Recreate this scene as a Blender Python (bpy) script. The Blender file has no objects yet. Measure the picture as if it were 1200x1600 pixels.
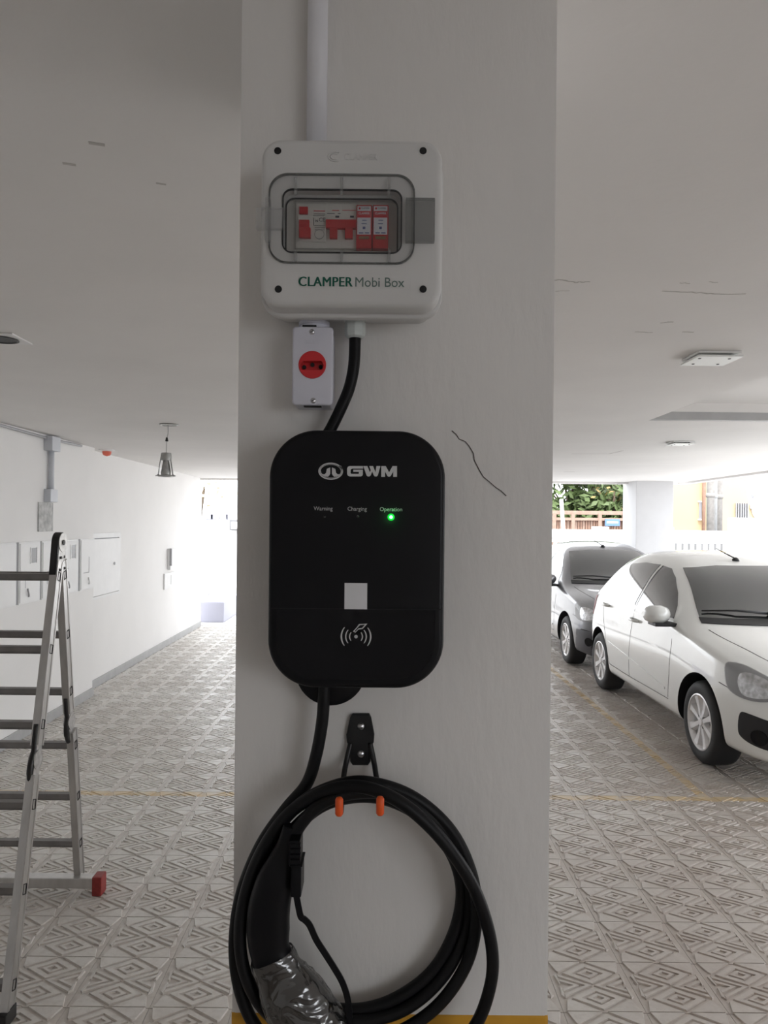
import bpy, bmesh, math, random
import numpy as np
from mathutils import Vector, Matrix
from mathutils.bvhtree import BVHTree
from mathutils.geometry import delaunay_2d_cdt
random.seed(7)
sc = bpy.context.scene
COL = sc.collection
# ------------------------------------------------------------------ camera
F, U0, V0, CZ, ROLL = 1160.0, 590.0, 818.0, 1.74, math.radians(0.56)
cd = bpy.data.cameras.new('camera'); cam = bpy.data.objects.new('camera', cd); COL.objects.link(cam)
cd.sensor_fit = 'VERTICAL'; cd.sensor_height = 24.0; cd.lens = F / 1600 * 24.0
cd.shift_x = (600 - U0) / 1600; cd.shift_y = (V0 - 800) / 1600
cd.clip_start = 0.02; cd.clip_end = 300
cam.matrix_world = Matrix.Translation((0, 0, CZ)) @ Matrix.Rotation(math.pi / 2, 4, 'X') @ Matrix.Rotation(ROLL, 4, 'Z')
sc.camera = cam
# ------------------------------------------------------------------ world, light, exposure
w = bpy.data.worlds.new('world'); sc.world = w; w.use_nodes = True
wn = w.node_tree.nodes; wl = w.node_tree.links
bg = wn['Background']; bg.inputs['Color'].default_value = (0.93, 0.96, 1.0, 1); bg.inputs['Strength'].default_value = 4.6
sc.view_settings.view_transform = 'Standard'; sc.view_settings.look = 'None'
sc.view_settings.gamma = 1; sc.view_settings.use_curve_mapping = False
sc.view_settings.exposure = 0.0
sc.cycles.max_bounces = 10; sc.cycles.diffuse_bounces = 6; sc.cycles.transparent_max_bounces = 12
sd = bpy.data.lights.new('sun', 'SUN'); sd.energy = 4.4; sd.angle = math.radians(12); sd.color = (1, .97, .93)
sun = bpy.data.objects.new('sun', sd); COL.objects.link(sun); sun.rotation_euler = Vector((.12, .42, -1)).to_track_quat('-Z', 'Y').to_euler()
def portal(loc, size, direction):
    l = bpy.data.lights.new('portal', 'AREA'); l.shape = 'RECTANGLE'; l.size, l.size_y = size
    l.cycles.is_portal = True
    o = bpy.data.objects.new('portal', l); COL.objects.link(o); o.location = loc
    o.rotation_euler = Vector(direction).to_track_quat('-Z', 'Y').to_euler()
CEIL = 2.464
XL, XLF, XR, YF, YB, YR0 = -2.82, -2.94, 5.0, 12.3, -3.2, 2.2
portal((1.0, YF + .3, 1.25), (8.2, 2.6), (0, -1, 0))
portal((XR + .3, 7.3, 1.25), (10.2, 2.6), (-1, 0, 0))
portal((3.65, YB - .3, 1.25), (2.7, 2.6), (0, 1, 0))

# ------------------------------------------------------------------ helpers
def P(u, v, d):
    du, dv = u - U0, V0 - v
    c, s = math.cos(ROLL), math.sin(ROLL)
    return Vector(((du * c - dv * s) / F * d, d, CZ + (du * s + dv * c) / F * d))

def mat(name, col, rough=.5, metal=0.0, var=0.0, vscale=8.0, bump=0.0, bscale=60.0, alpha=1.0, spec=.5, coat=0.0,
        emit=None, estr=0.0, trans=0.0, ior=1.45, stretch=None, dark=None):
    m = bpy.data.materials.new(name); m.use_nodes = True
    nt = m.node_tree; n = nt.nodes; b = n['Principled BSDF']
    b.inputs['Base Color'].default_value = (*col, 1); b.inputs['Roughness'].default_value = rough
    b.inputs['Metallic'].default_value = metal; b.inputs['Alpha'].default_value = alpha
    b.inputs['Specular IOR Level'].default_value = spec; b.inputs['Coat Weight'].default_value = coat
    b.inputs['Coat Roughness'].default_value = .04
    b.inputs['Transmission Weight'].default_value = trans; b.inputs['IOR'].default_value = ior
    if emit: b.inputs['Emission Color'].default_value = (*emit, 1); b.inputs['Emission Strength'].default_value = estr
    if var or bump:
        tc = n.new('ShaderNodeTexCoord'); mp = n.new('ShaderNodeMapping')
        nt.links.new(tc.outputs['Object'], mp.inputs['Vector'])
        if stretch: mp.inputs['Scale'].default_value = stretch
    if var:
        t = n.new('ShaderNodeTexNoise'); t.inputs['Scale'].default_value = vscale; t.inputs['Detail'].default_value = 5
        nt.links.new(mp.outputs[0], t.inputs['Vector'])
        r = n.new('ShaderNodeValToRGB'); r.color_ramp.elements[0].position = .3; r.color_ramp.elements[1].position = .7
        dk = dark or tuple(c * (1 - var) for c in col)
        r.color_ramp.elements[0].color = (*dk, 1); r.color_ramp.elements[1].color = (*tuple(min(1, c * (1 + var * .3)) for c in col), 1)
        nt.links.new(t.outputs['Fac'], r.inputs[0]); nt.links.new(r.outputs[0], b.inputs['Base Color'])
    if bump:
        t = n.new('ShaderNodeTexNoise'); t.inputs['Scale'].default_value = bscale; t.inputs['Detail'].default_value = 4
        nt.links.new(mp.outputs[0], t.inputs['Vector'])
        k = n.new('ShaderNodeBump'); k.inputs['Strength'].default_value = bump; k.inputs['Distance'].default_value = .004
        nt.links.new(t.outputs['Fac'], k.inputs['Height']); nt.links.new(k.outputs[0], b.inputs['Normal'])
    return m

M = {}
M['paint'] = mat('pillar_paint', (.80, .780, .757), .6, var=.05, vscale=3, bump=.25, bscale=70, stretch=(1, 1, .35))
M['ceil'] = mat('ceiling_paint', (.80, .785, .77), .75, var=.045, vscale=1.5, bump=.15, bscale=30)
M['wall'] = mat('wall_paint', (.82, .81, .80), .65, var=.03, vscale=2, bump=.12, bscale=40)
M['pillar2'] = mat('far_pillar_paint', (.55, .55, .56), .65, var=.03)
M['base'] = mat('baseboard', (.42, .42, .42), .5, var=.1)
M['yellow'] = mat('yellow_paint', (.70, .36, .03), .55, var=.25, vscale=14)
M['white_pl'] = mat('white_plastic', (.80, .80, .84), .35, var=.02, vscale=30)
M['box_pl'] = mat('light_grey_plastic', (.66, .655, .645), .38, var=.02, vscale=20, bump=.03, bscale=900)
M['socket_pl'] = mat('cool_white_plastic', (.68, .68, .76), .32, var=.02, vscale=20)
M['gland'] = mat('gland_nylon', (.60, .64, .62), .4, var=.02)
M['inner_pl'] = mat('inner_mask_plastic', (.62, .60, .56), .5, var=.02)
M['clear'] = mat('smoked_clear_plastic', (.16, .165, .165), .06, alpha=.16, spec=.5)
M['clear2'] = mat('smoked_latch_plastic', (.14, .145, .14), .10, alpha=.5, spec=.5)
M['clear3'] = mat('clear_hinge_plastic', (.5, .5, .5), .12, alpha=.30, spec=.6)
M['gasket'] = mat('black_gasket', (.015, .015, .016), .6)
M['dev'] = mat('device_white', (.74, .73, .69), .45)
M['red'] = mat('device_red', (.60, .028, .034), .4)
M['redlab'] = mat('label_red', (.66, .05, .06), .5)
M['label'] = mat('label_white', (.80, .80, .86), .5)
M['ink'] = mat('ink_dark', (.06, .06, .08), .6)
M['inkblue'] = mat('ink_blue', (.08, .10, .30), .6)
M['brass'] = mat('terminal_brass', (.30, .20, .10), .4, metal=.6)
M['green'] = mat('print_green', (.004, .10, .065), .5)
M['gprint'] = mat('print_grey_green', (.13, .19, .17), .5)
M['screw'] = mat('screw_steel', (.62, .62, .64), .28, metal=1)
M['hole'] = mat('dark_recess', (.012, .012, .013), .7)
M['black'] = mat('black_matt_plastic', (.006, .006, .0075), .40, spec=.25, var=.1, vscale=40)
M['blackgloss'] = mat('black_gloss_plastic', (.004, .004, .0055), .10, spec=.28, var=.05, vscale=20)
M['rubber'] = mat('cable_rubber', (.007, .007, .008), .45, spec=.25, var=.2, vscale=60, bump=.05, bscale=400)
M['hookblk'] = mat('hook_black', (.010, .010, .011), .4, bump=.05, bscale=300)
M['orange'] = mat('orange_cap', (.85, .11, .015), .4)
M['logo'] = mat('logo_print', (.62, .62, .63), .5)
M['print'] = mat('print_white', (.55, .55, .56), .5)
M['led_off'] = mat('led_unlit', (.02, .02, .022), .2)
M['led_on'] = mat('led_lit', (.1, .9, .2), .3, emit=(.12, 1.0, .20), estr=7)
M['led_halo'] = mat('led_diffuser', (.0, .25, .03), .4, emit=(0, .55, .04), estr=.5)
M['sticker'] = mat('sticker_paper', (.72, .72, .74), .6)
M['alu'] = mat('aluminium', (.60, .59, .58), .30, metal=.95, var=.14, vscale=26, stretch=(1, 1, .2))
M['aludark'] = mat('aluminium_rung', (.22, .21, .205), .45, metal=.6, var=.15, vscale=20)
M['steelhinge'] = mat('hinge_steel', (.55, .54, .53), .38, metal=.8, var=.3, vscale=60)
M['ladblk'] = mat('ladder_black_plastic', (.016, .015, .015), .45)
M['ladred'] = mat('ladder_red_plastic', (.26, .03, .026), .45, var=.2, vscale=60)
M['meter'] = mat('meter_box_paint', (.80, .80, .80), .45, var=.03)
M['metergap'] = mat('meter_glass', (.16, .16, .165), .15)
M['grey'] = mat('grey_steel', (.40, .40, .42), .5)
M['conduit'] = mat('grey_conduit', (.58, .60, .64), .45)
M['galv'] = mat('unpainted_plaster', (.52, .52, .51), .6, var=.4, vscale=18)
M['lamp_gl'] = mat('lamp_glass', (.84, .86, .84), .3)
M['lampmetal'] = mat('lamp_metal', (.42, .42, .41), .38, metal=.7, var=.2, vscale=40)
M['wire'] = mat('lamp_wire', (.45, .44, .43), .5)
M['alarm'] = mat('alarm_red', (.75, .16, .10), .4)
M['crack'] = mat('crack_dark', (.10, .09, .085), .8)
M['ccrack'] = mat('crack_plaster', (.54, .52, .50), .8)
M['carwhite'] = mat('white_car_paint', (.80, .81, .79), .22, coat=1.0, spec=.5)
M['cargrey'] = mat('grey_car_paint', (.13, .13, .14), .30, metal=.35, coat=1.0)
M['carblk'] = mat('car_black_plastic', (.014, .014, .016), .45)
M['clad'] = mat('car_grey_cladding', (.10, .10, .11), .5)
M['carglass'] = mat('tinted_car_glass', (.020, .021, .021), .03, spec=.9, coat=1.0)
M['seam'] = mat('car_panel_gap', (.10, .10, .10), .7)
M['tyre'] = mat('tyre_rubber', (.018, .018, .019), .65, bump=.1, bscale=200)
M['rim'] = mat('rim_silver', (.80, .80, .81), .26, metal=.55)
M['rimdark'] = mat('rim_inner', (.05, .05, .052), .5)
M['lens'] = mat('headlamp_lens', (.75, .76, .77), .06, alpha=.25, spec=.8)
M['reflector'] = mat('headlamp_reflector', (.72, .72, .74), .16, metal=1, var=.5, vscale=26, bump=.9, bscale=24)
M['headdark'] = mat('headlamp_housing', (.13, .13, .135), .22, spec=.6)
M['plate'] = mat('number_plate', (.55, .52, .50), .5)
M['fence'] = mat('white_fence_paint', (.86, .86, .86), .6)
M['outwall'] = mat('outer_white_wall', (.86, .85, .84), .8, var=.03)
M['outground'] = mat('outer_concrete', (.62, .61, .60), .85, var=.15, vscale=1.5)
M['asphalt'] = mat('street_asphalt', (.10, .10, .10), .9, var=.2, vscale=3)
M['streetwall'] = mat('street_wall_render', (.22, .22, .22), .85, var=.2, vscale=2)
M['ochre'] = mat('yellow_render', (.62, .475, .29), .8, var=.08, vscale=.7)
M['brown'] = mat('brown_timber', (.30, .18, .13), .7, var=.2)
M['brown2'] = mat('brown_timber_light', (.36, .245, .19), .7, var=.2)
M['concrete'] = mat('pole_concrete', (.34, .32, .30), .8, var=.2)
M['leaf'] = mat('foliage', (.10, .145, .05), .6, var=.4, vscale=2.0)
M['leaf2'] = mat('foliage_yellow', (.40, .28, .11), .6, var=.3, vscale=3)
M['leaf3'] = mat('foliage_pale', (.80, .68, .42), .6, var=.2)
M['bark'] = mat('bark', (.12, .09, .06), .8, var=.3)
M['sign'] = mat('blue_sign', (.13, .23, .52), .5)
M['lilac'] = mat('lilac_paint', (.40, .40, .47), .7)
def film_material():
    m = bpy.data.materials.new('plastic_film'); m.use_nodes = True; nt = m.node_tree; n = nt.nodes; n.remove(n['Principled BSDF']); L = nt.links
    tr = n.new('ShaderNodeBsdfTransparent'); gl = n.new('ShaderNodeBsdfGlossy'); gl.inputs['Roughness'].default_value = .16; mx = n.new('ShaderNodeMixShader')
    tr.inputs['Color'].default_value = (.93, .92, .94, 1); lw = n.new('ShaderNodeLayerWeight'); lw.inputs['Blend'].default_value = .35
    tc = n.new('ShaderNodeTexCoord'); nz = n.new('ShaderNodeTexNoise'); nz.inputs['Scale'].default_value = 24; nz.inputs['Detail'].default_value = 1.5; nz.inputs['Distortion'].default_value = 1.6
    bp = n.new('ShaderNodeBump'); bp.inputs['Strength'].default_value = 1; bp.inputs['Distance'].default_value = .012
    L.new(tc.outputs['Object'], nz.inputs['Vector']); L.new(nz.outputs['Fac'], bp.inputs['Height'])
    for q in (gl, lw): L.new(bp.outputs[0], q.inputs['Normal'])
    mr = n.new('ShaderNodeMapRange'); mr.inputs[3].default_value = .15; mr.inputs[4].default_value = .95; L.new(lw.outputs['Fresnel'], mr.inputs[0])
    L.new(mr.outputs[0], mx.inputs[0]); L.new(tr.outputs[0], mx.inputs[1]); L.new(gl.outputs[0], mx.inputs[2]); L.new(mx.outputs[0], n['Material Output'].inputs['Surface'])
    return m
M['film'] = film_material()
def tile_material(tint=1.0, nm='ceramic_floor_tile', brown=0.0):
    m = bpy.data.materials.new(nm); m.use_nodes = True
    nt = m.node_tree; n = nt.nodes; L = nt.links; b = n['Principled BSDF']
    g = n.new('ShaderNodeNewGeometry'); sx = n.new('ShaderNodeSeparateXYZ'); L.new(g.outputs['Position'], sx.inputs[0])
    def math_(op, a, bb=None):
        k = n.new('ShaderNodeMath'); k.operation = op
        for i, v in enumerate((a, bb)):
            if v is None: continue
            if isinstance(v, (int, float)): k.inputs[i].default_value = v
            else: L.new(v, k.inputs[i])
        return k.outputs[0]
    def noise(scale, detail=5, rough=.6):
        t = n.new('ShaderNodeTexNoise'); t.inputs['Scale'].default_value = scale; t.inputs['Detail'].default_value = detail
        t.inputs['Roughness'].default_value = rough; L.new(g.outputs['Position'], t.inputs['Vector']); return t.outputs['Fac']
    def mix(f, a, c):
        k = n.new('ShaderNodeMix'); k.data_type = 'RGBA'
        L.new(f, k.inputs['Factor'])
        for s, v in (('A', a), ('B', c)):
            i = [q for q in k.inputs if q.name == s and q.type == 'RGBA'][0]
            if isinstance(v, tuple): i.default_value = (*v, 1)
            else: L.new(v, i)
        return [q for q in k.outputs if q.type == 'RGBA'][0]
    def ramp(v, a, c):
        k = n.new('ShaderNodeMapRange'); k.inputs[1].default_value = a; k.inputs[2].default_value = c; L.new(v, k.inputs[0]); return k.outputs[0]
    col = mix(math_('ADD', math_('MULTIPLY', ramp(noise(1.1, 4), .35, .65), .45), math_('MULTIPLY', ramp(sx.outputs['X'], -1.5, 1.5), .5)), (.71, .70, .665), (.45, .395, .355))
    col = mix(math_('MULTIPLY', ramp(noise(26, 6, .7), .45, .75), .35), col, (.30, .25, .215))
    if brown: col = mix(math_('ADD', ramp(noise(5, 4), -.5, 6), brown), col, (.36, .285, .235))
    # worn yellow bay lines
    def band(c, half, center): return math_('LESS_THAN', math_('ABSOLUTE', math_('SUBTRACT', c, center)), half)
    l1 = band(sx.outputs['Y'], .035, 4.75)
    l2 = math_('MULTIPLY', band(sx.outputs['X'], .035, 2.12), math_('GREATER_THAN', sx.outputs['Y'], 4.75))
    wear = math_('MULTIPLY', ramp(noise(9, 5), .25, .62), .68)
    col = mix(math_('MULTIPLY', math_('MAXIMUM', l1, l2), wear), col, (.62, .43, .16))
    L.new(col, b.inputs['Base Color'])
    rr = n.new('ShaderNodeMapRange'); L.new(noise(7, 4), rr.inputs[0]); rr.inputs[1].default_value = .3; rr.inputs[2].default_value = .7
    rr.inputs[3].default_value = .30; rr.inputs[4].default_value = .46; L.new(rr.outputs[0], b.inputs['Roughness'])
    k = n.new('ShaderNodeBump'); k.inputs['Strength'].default_value = .10; k.inputs['Distance'].default_value = .002
    L.new(noise(120, 3), k.inputs['Height']); L.new(k.outputs[0], b.inputs['Normal'])
    return m
M['tile'] = tile_material(); M['tile_groove_dirt_shade'] = tile_material(nm='tile_groove_dirt_shade', brown=.07)  # grooves browner than the pads: dirt, with groove shade mixed into the colour
M['grout'] = mat('tile_grout', (.26, .22, .19), .8, var=.2)

class BM:
    """collects shapes in world coordinates, becomes one mesh"""
    def __init__(s): s.v = []; s.f = []; s.sm = []
    def add(s, vs, fs, smooth=False):
        o = len(s.v); s.v += [tuple(v) for v in vs]; s.f += [tuple(i + o for i in f) for f in fs]; s.sm += [smooth] * len(fs); return s
    def box(s, x0, x1, y0, y1, z0, z1):
        return s.add([(x, y, z) for x in (x0, x1) for y in (y0, y1) for z in (z0, z1)],
                     [(0, 1, 3, 2), (4, 6, 7, 5), (0, 4, 5, 1), (2, 3, 7, 6), (0, 2, 6, 4), (1, 5, 7, 3)])
    def bbox(s, x0, x1, y0, y1, z0, z1, b=.003):
        """box with chamfered edges"""
        bm = bmesh.new(); bmesh.ops.create_cube(bm, size=1)
        for v in bm.verts: v.co = ((x0 + x1) / 2 + v.co.x * (x1 - x0), (y0 + y1) / 2 + v.co.y * (y1 - y0), (z0 + z1) / 2 + v.co.z * (z1 - z0))
        bmesh.ops.bevel(bm, geom=bm.edges[:], offset=b, segments=2, profile=.7, affect='EDGES')
        bm.verts.index_update(); s.add([v.co[:] for v in bm.verts], [[v.index for v in f.verts] for f in bm.faces], False); bm.free(); return s
    def beam(s, a, b, xdir, wx, wn, ox=0, on=0):
        """oriented bar a->b; wx along xdir, wn along the third axis"""
        a, b = Vector(a), Vector(b); t = (b - a).normalized(); x = Vector(xdir); x = (x - t * x.dot(t)).normalized(); n = t.cross(x)
        vs = []
        for p in (a, b):
            for i, j in ((-1, -1), (1, -1), (1, 1), (-1, 1)): vs.append(p + x * (ox + i * wx / 2) + n * (on + j * wn / 2))
        return s.add(vs, [(0, 1, 2, 3), (7, 6, 5, 4), (0, 4, 5, 1), (1, 5, 6, 2), (2, 6, 7, 3), (3, 7, 4, 0)])
    def loft(s, rings, cap0=True, cap1=True, closed=True, smooth=True):
        n = len(rings[0]); vs = [p for r in rings for p in r]; fs = []
        for i in range(len(rings) - 1):
            for j in range(n if closed else n - 1):
                k = (j + 1) % n; fs.append((i * n + j, i * n + k, (i + 1) * n + k, (i + 1) * n + j))
        s.add(vs, fs, smooth)
        o = len(s.v) - len(vs)
        if cap0: s.f.append(tuple(o + j for j in reversed(range(n)))); s.sm.append(False)
        if cap1: s.f.append(tuple(o + (len(rings) - 1) * n + j for j in range(n))); s.sm.append(False)
        return s
    def tube(s, pts, r, n=12, caps=True):
        pts = [Vector(p) for p in pts]; rings = []; up = None
        for i, p in enumerate(pts):
            t = (pts[min(i + 1, len(pts) - 1)] - pts[max(i - 1, 0)]).normalized()
            if up is None: up = t.orthogonal().normalized()
            up = (up - t * up.dot(t)).normalized(); w_ = t.cross(up); rr = r[i] if isinstance(r, (list, tuple)) else r
            rings.append([p + (up * math.cos(a) + w_ * math.sin(a)) * rr for a in [2 * math.pi * k / n for k in range(n)]])
        return s.loft(rings, caps, caps)
    def lathe(s, origin, axis, prof, n=32, cap0=False, cap1=False, smooth=True, ref=None):
        """prof: list of (radius, offset along axis)"""
        o, ax = Vector(origin), Vector(axis).normalized(); u = Vector(ref) if ref else ax.orthogonal(); u = (u - ax * u.dot(ax)).normalized(); w_ = ax.cross(u)
        rings = [[o + ax * h + (u * math.cos(a) + w_ * math.sin(a)) * r for a in [2 * math.pi * k / n for k in range(n)]] for r, h in prof]
        return s.loft(rings, cap0, cap1, smooth=smooth)
    def cyl(s, a, b, r, n=24, smooth=True):
        a, b = Vector(a), Vector(b); return s.lathe(a, b - a, [(r, 0), (r, (b - a).length)], n, True, True, smooth)
    def prism(s, poly, y0, y1):
        """polygon in (x, z) extruded from y0 (front) to y1"""
        return s.loft([[(x, y0, z) for x, z in poly], [(x, y1, z) for x, z in poly]], True, True, smooth=False)
    def rr(s, cx, cz, w_, h, r, yb, yf, bev=0.0, n=8, cap_back=True, steps=3):
        """rounded rectangle slab in the xz plane, back at yb, front at yf (yf < yb), front edge rounded by bev"""
        rings = [[(x, yb, z) for x, z in rrect(cx, cz, w_, h, r, n)]]
        if bev:
            for k in range(steps + 1):
                a = math.pi / 2 * k / steps; ins = bev * (1 - math.cos(a)); yy = yf + bev * (1 - math.sin(a))
                rings.append([(x, yy, z) for x, z in rrect(cx, cz, w_ - 2 * ins, h - 2 * ins, max(r - ins, .0005), n)])
        else: rings.append([(x, yf, z) for x, z in rrect(cx, cz, w_, h, r, n)])
        return s.loft(rings, cap_back, True, smooth=bool(bev))
    def frame(s, cx, cz, w_, h, r, w2, h2, r2, yb, yf, bev=0.0, n=8, c2=None):
        """rounded slab with a rounded rectangular hole"""
        c2 = c2 or (cx, cz); o = lambda ins, y: [(x, y, z) for x, z in rrect(cx, cz, w_ - 2 * ins, h - 2 * ins, max(r - ins, .0004), n)]
        i = lambda y: [(x, y, z) for x, z in rrect(c2[0], c2[1], w2, h2, r2, n)]
        rings = [i(yb), o(0, yb)]
        if bev:
            for k in range(4):
                a = math.pi / 2 * k / 3; rings.append(o(bev * (1 - math.cos(a)), yf + bev * (1 - math.sin(a))))
        else: rings.append(o(0, yf))
        rings += [i(yf), i(yb)]
        return s.loft(rings, False, False, smooth=False)
    def sphere(s, c, r, n=16, half=None):
        k = n // 2; prof = []
        for i in range(k + 1):
            a = math.pi * i / k; prof.append((max(r * math.sin(a), 1e-5), -r * math.cos(a)))
        if half == 'low': prof = prof[:k // 2 + 1]
        return s.lathe(c, (0, 0, 1), prof, n)

def rrect(cx, cz, w_, h, r, n=8):
    r = min(r, w_ / 2 - 1e-5, h / 2 - 1e-5); out = []
    for qx, qz, a0 in ((1, 1, 0), (-1, 1, 90), (-1, -1, 180), (1, -1, 270)):
        for k in range(n + 1):
            a = math.radians(a0 + 90 * k / n); out.append((cx + qx * (w_ / 2 - r) + r * math.cos(a), cz + qz * (h / 2 - r) + r * math.sin(a)))
    return out
def spline(pts, n=8):
    pts = [Vector(p) for p in pts]; out = []
    for i in range(len(pts) - 1):
        p0, p1, p2, p3 = pts[max(i - 1, 0)], pts[i], pts[i + 1], pts[min(i + 2, len(pts) - 1)]
        for k in range(n):
            t = k / n; out.append(.5 * ((2 * p1) + (p2 - p0) * t + (2 * p0 - 5 * p1 + 4 * p2 - p3) * t * t + (-p0 + 3 * p1 - 3 * p2 + p3) * t ** 3))
    out.append(pts[-1]); return out

def mesh_of(name, b, org, fixn=True):
    me = bpy.data.meshes.new(name); me.from_pydata([(v[0] - org[0], v[1] - org[1], v[2] - org[2]) for v in b.v], [], b.f)
    me.polygons.foreach_set('use_smooth', b.sm)
    if fixn:
        bm = bmesh.new(); bm.from_mesh(me); bmesh.ops.recalc_face_normals(bm, faces=bm.faces[:]); bm.to_mesh(me); bm.free()
    me.update(); return me
def tag(o, label=None, cat=None, group=None, kind=None):
    if label: o['label'] = label
    if cat: o['category'] = cat
    if group: o['group'] = group
    if kind: o['kind'] = kind
    return o
def link(o, parent=None):
    COL.objects.link(o)
    if parent is not None: o.parent = parent
    return o
def org_of(o):
    r = Vector((0, 0, 0))
    while o is not None: r += o.location; o = o.parent
    return r
def part(name, b, m, parent, label=None, sharp=None, kind=None):
    me = mesh_of(name, b, org_of(parent)); me.materials.append(M[m] if isinstance(m, str) else m)
    if sharp: me.set_sharp_from_angle(angle=math.radians(sharp))
    o = link(bpy.data.objects.new(name, me), parent)
    return tag(o, label, kind=kind)
def solo(name, b, m, label=None, cat=None, group=None, kind=None, sharp=None):
    a = np.array(b.v); lo, hi = a.min(0), a.max(0); org = ((lo[0] + hi[0]) / 2, (lo[1] + hi[1]) / 2, lo[2])
    me = mesh_of(name, b, org); me.materials.append(M[m] if isinstance(m, str) else m)
    if sharp: me.set_sharp_from_angle(angle=math.radians(sharp))
    o = link(bpy.data.objects.new(name, me)); o.location = org
    return tag(o, label, cat, group, kind)
def thing(name, loc, label, cat, group=None, kind=None):
    o = link(bpy.data.objects.new(name, None)); o.location = loc; o.empty_display_size = .05
    return tag(o, label, cat, group, kind)
def text(name, s, size, cx, cz, y, m, parent, bold=0.0, align='CENTER', sx=1.0, space=1.0, label=None):
    """flat lettering facing -y, its baseline at cz"""
    c = bpy.data.curves.new('t', 'FONT'); c.body = s; c.size = size; c.align_x = align; c.extrude = .00012; c.space_character = space
    c.resolution_u = 3
    t = bpy.data.objects.new('t', c); COL.objects.link(t); dg = bpy.context.evaluated_depsgraph_get()
    me = bpy.data.meshes.new_from_object(t.evaluated_get(dg)); bpy.data.objects.remove(t); bpy.data.curves.remove(c)
    if bold:
        v0 = [v.co.copy() for v in me.vertices]; f0 = [tuple(p.vertices) for p in me.polygons]; n0 = len(v0); vv, ff_ = [], []
        for k, dx in enumerate((-bold, 0, bold)):
            vv += [(v.x + dx, v.y, v.z + k * .00002) for v in v0]; ff_ += [tuple(i + k * n0 for i in f) for f in f0]
        me = bpy.data.meshes.new('t'); me.from_pydata(vv, [], ff_)
    org = org_of(parent)
    me.transform(Matrix.Translation(Vector((cx, y, cz)) - org) @ Matrix.Rotation(math.pi / 2, 4, 'X') @ Matrix.Diagonal((sx, 1, 1, 1)))
    me.materials.clear(); me.materials.append(M[m]); o = link(bpy.data.objects.new(name, me), parent); return tag(o, label)

# ------------------------------------------------------------------ structure
D = 0.89                                   # pillar face
xp0, xp1 = P(369.5, 800, D).x, P(864, 800, D).x
b = BM(); b.bbox(xp0, xp1, D, D + .45, 0, CEIL + .02, .004)
pillar = solo('pillar', b, 'paint', kind='structure', sharp=40)
zy = P(600, 1583, D).z
b = BM(); b.bbox(xp0 - .0006, xp1 + .0006, D - .0006, D + .4506, .0, zy, .0042)
part('yellow_band', b, 'yellow', pillar, label='yellow painted band round the foot of the pillar')
def crack(pts, width, m, parent, d=None, zc=None, name='crack'):
    q = [Vector(p) for p in pts]; bb = BM()
    for i in range(len(q) - 1):
        t = (q[i + 1] - q[i]).normalized()
        nrm = Vector((0, -1, 0)) if d else Vector((0, 0, -1)); s_ = t.cross(nrm) * width / 2
        bb.add([q[i] - s_, q[i] + s_, q[i + 1] + s_ * random.uniform(.5, 1), q[i + 1] - s_, *[p + nrm * .0004 for p in (q[i] - s_, q[i] + s_, q[i + 1] + s_, q[i + 1] - s_)]],
               [(4, 5, 6, 7), (0, 1, 5, 4), (1, 2, 6, 5), (2, 3, 7, 6), (3, 0, 4, 7)])
    return part(name, bb, m, parent)
cp = [(706, 673), (713, 679), (717, 686), (727, 690), (733, 697), (740, 709), (741, 719), (748, 733), (755, 745), (766, 754), (775, 762), (783, 767), (791, 775)]
crack([P(u, v, D - .0003) for u, v in cp], .0010, 'crack', pillar, d=1)

# ceiling with a stepped recess
RX0, RX1, RY0, RY1 = 1.85, 4.2, 1.6, 5.09
b = BM()
for x0, x1, y0, y1 in ((-3.3, RX0, YB, YF), (RX1, XR, YB, YF), (RX0, RX1, YB, RY0), (RX0, RX1, RY1, YF)): b.box(x0, x1, y0, y1, CEIL, CEIL + .5)
b.box(RX0, RX1, RY0, RY1, CEIL + .115, CEIL + .5)
ceiling = solo('ceiling', b, 'ceil', kind='structure')
b = BM(); b.box(RX0, RX1, RY1 - .05, RY1, CEIL + .054, CEIL + .115); b.box(RX0, RX0 + .05, RY0, RY1 - .05, CEIL + .075, CEIL + .115)
part('recess_step', b, 'ceil', ceiling)
b = BM(); b.box(-3.3, XR, YF - .02, YF + .12, CEIL - .03, CEIL + .6); solo('ceiling_edge_beam', b, 'ceil', kind='structure')
b = BM(); b.box(XR - .02, XR + .1, YB, YF, CEIL - .03, CEIL + .6); solo('ceiling_side_beam', b, 'ceil', kind='structure')
def cz(u, v):                              # point of the ceiling seen at a pixel
    p = P(u, v, 1.0); k = (CEIL - CZ) / (p.z - CZ); return Vector((p.x * k, k, CEIL))
for pts, wd in (([(862, 437), (884, 438), (900, 441), (922, 440)], .008), ([(868, 455), (890, 454)], .004), ([(1035, 455), (1075, 456), (1100, 458), (1122, 460), (1165, 459)], .008),
                ([(1062, 442), (1078, 443)], .005), ([(992, 519), (1020, 519)], .010), ([(1032, 504), (1052, 503)], .010), ([(1066, 519), (1084, 519)], .012), ([(1108, 440), (1122, 441)], .005)):
    dn = []
    for i in range(len(pts) - 1):
        for k in range(4):
            t = k / 4; dn.append((pts[i][0] + (pts[i + 1][0] - pts[i][0]) * t, pts[i][1] + (pts[i + 1][1] - pts[i][1]) * t + random.uniform(-.9, .9)))
    dn.append(pts[-1]); crack([cz(*p) - Vector((0, 0, .0003)) for p in dn], wd * .8, 'ccrack', ceiling)
crack([cz(*p) - Vector((0, 0, .0003)) for p in ((893, 709), (952, 709), (974, 704))], .022, 'ccrack', ceiling, name='hatch_seam')
crack([cz(*p) - Vector((0, 0, .0003)) for p in ((881, 737), (898, 737))], .05, 'ccrack', ceiling, name='hatch_seam')
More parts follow.
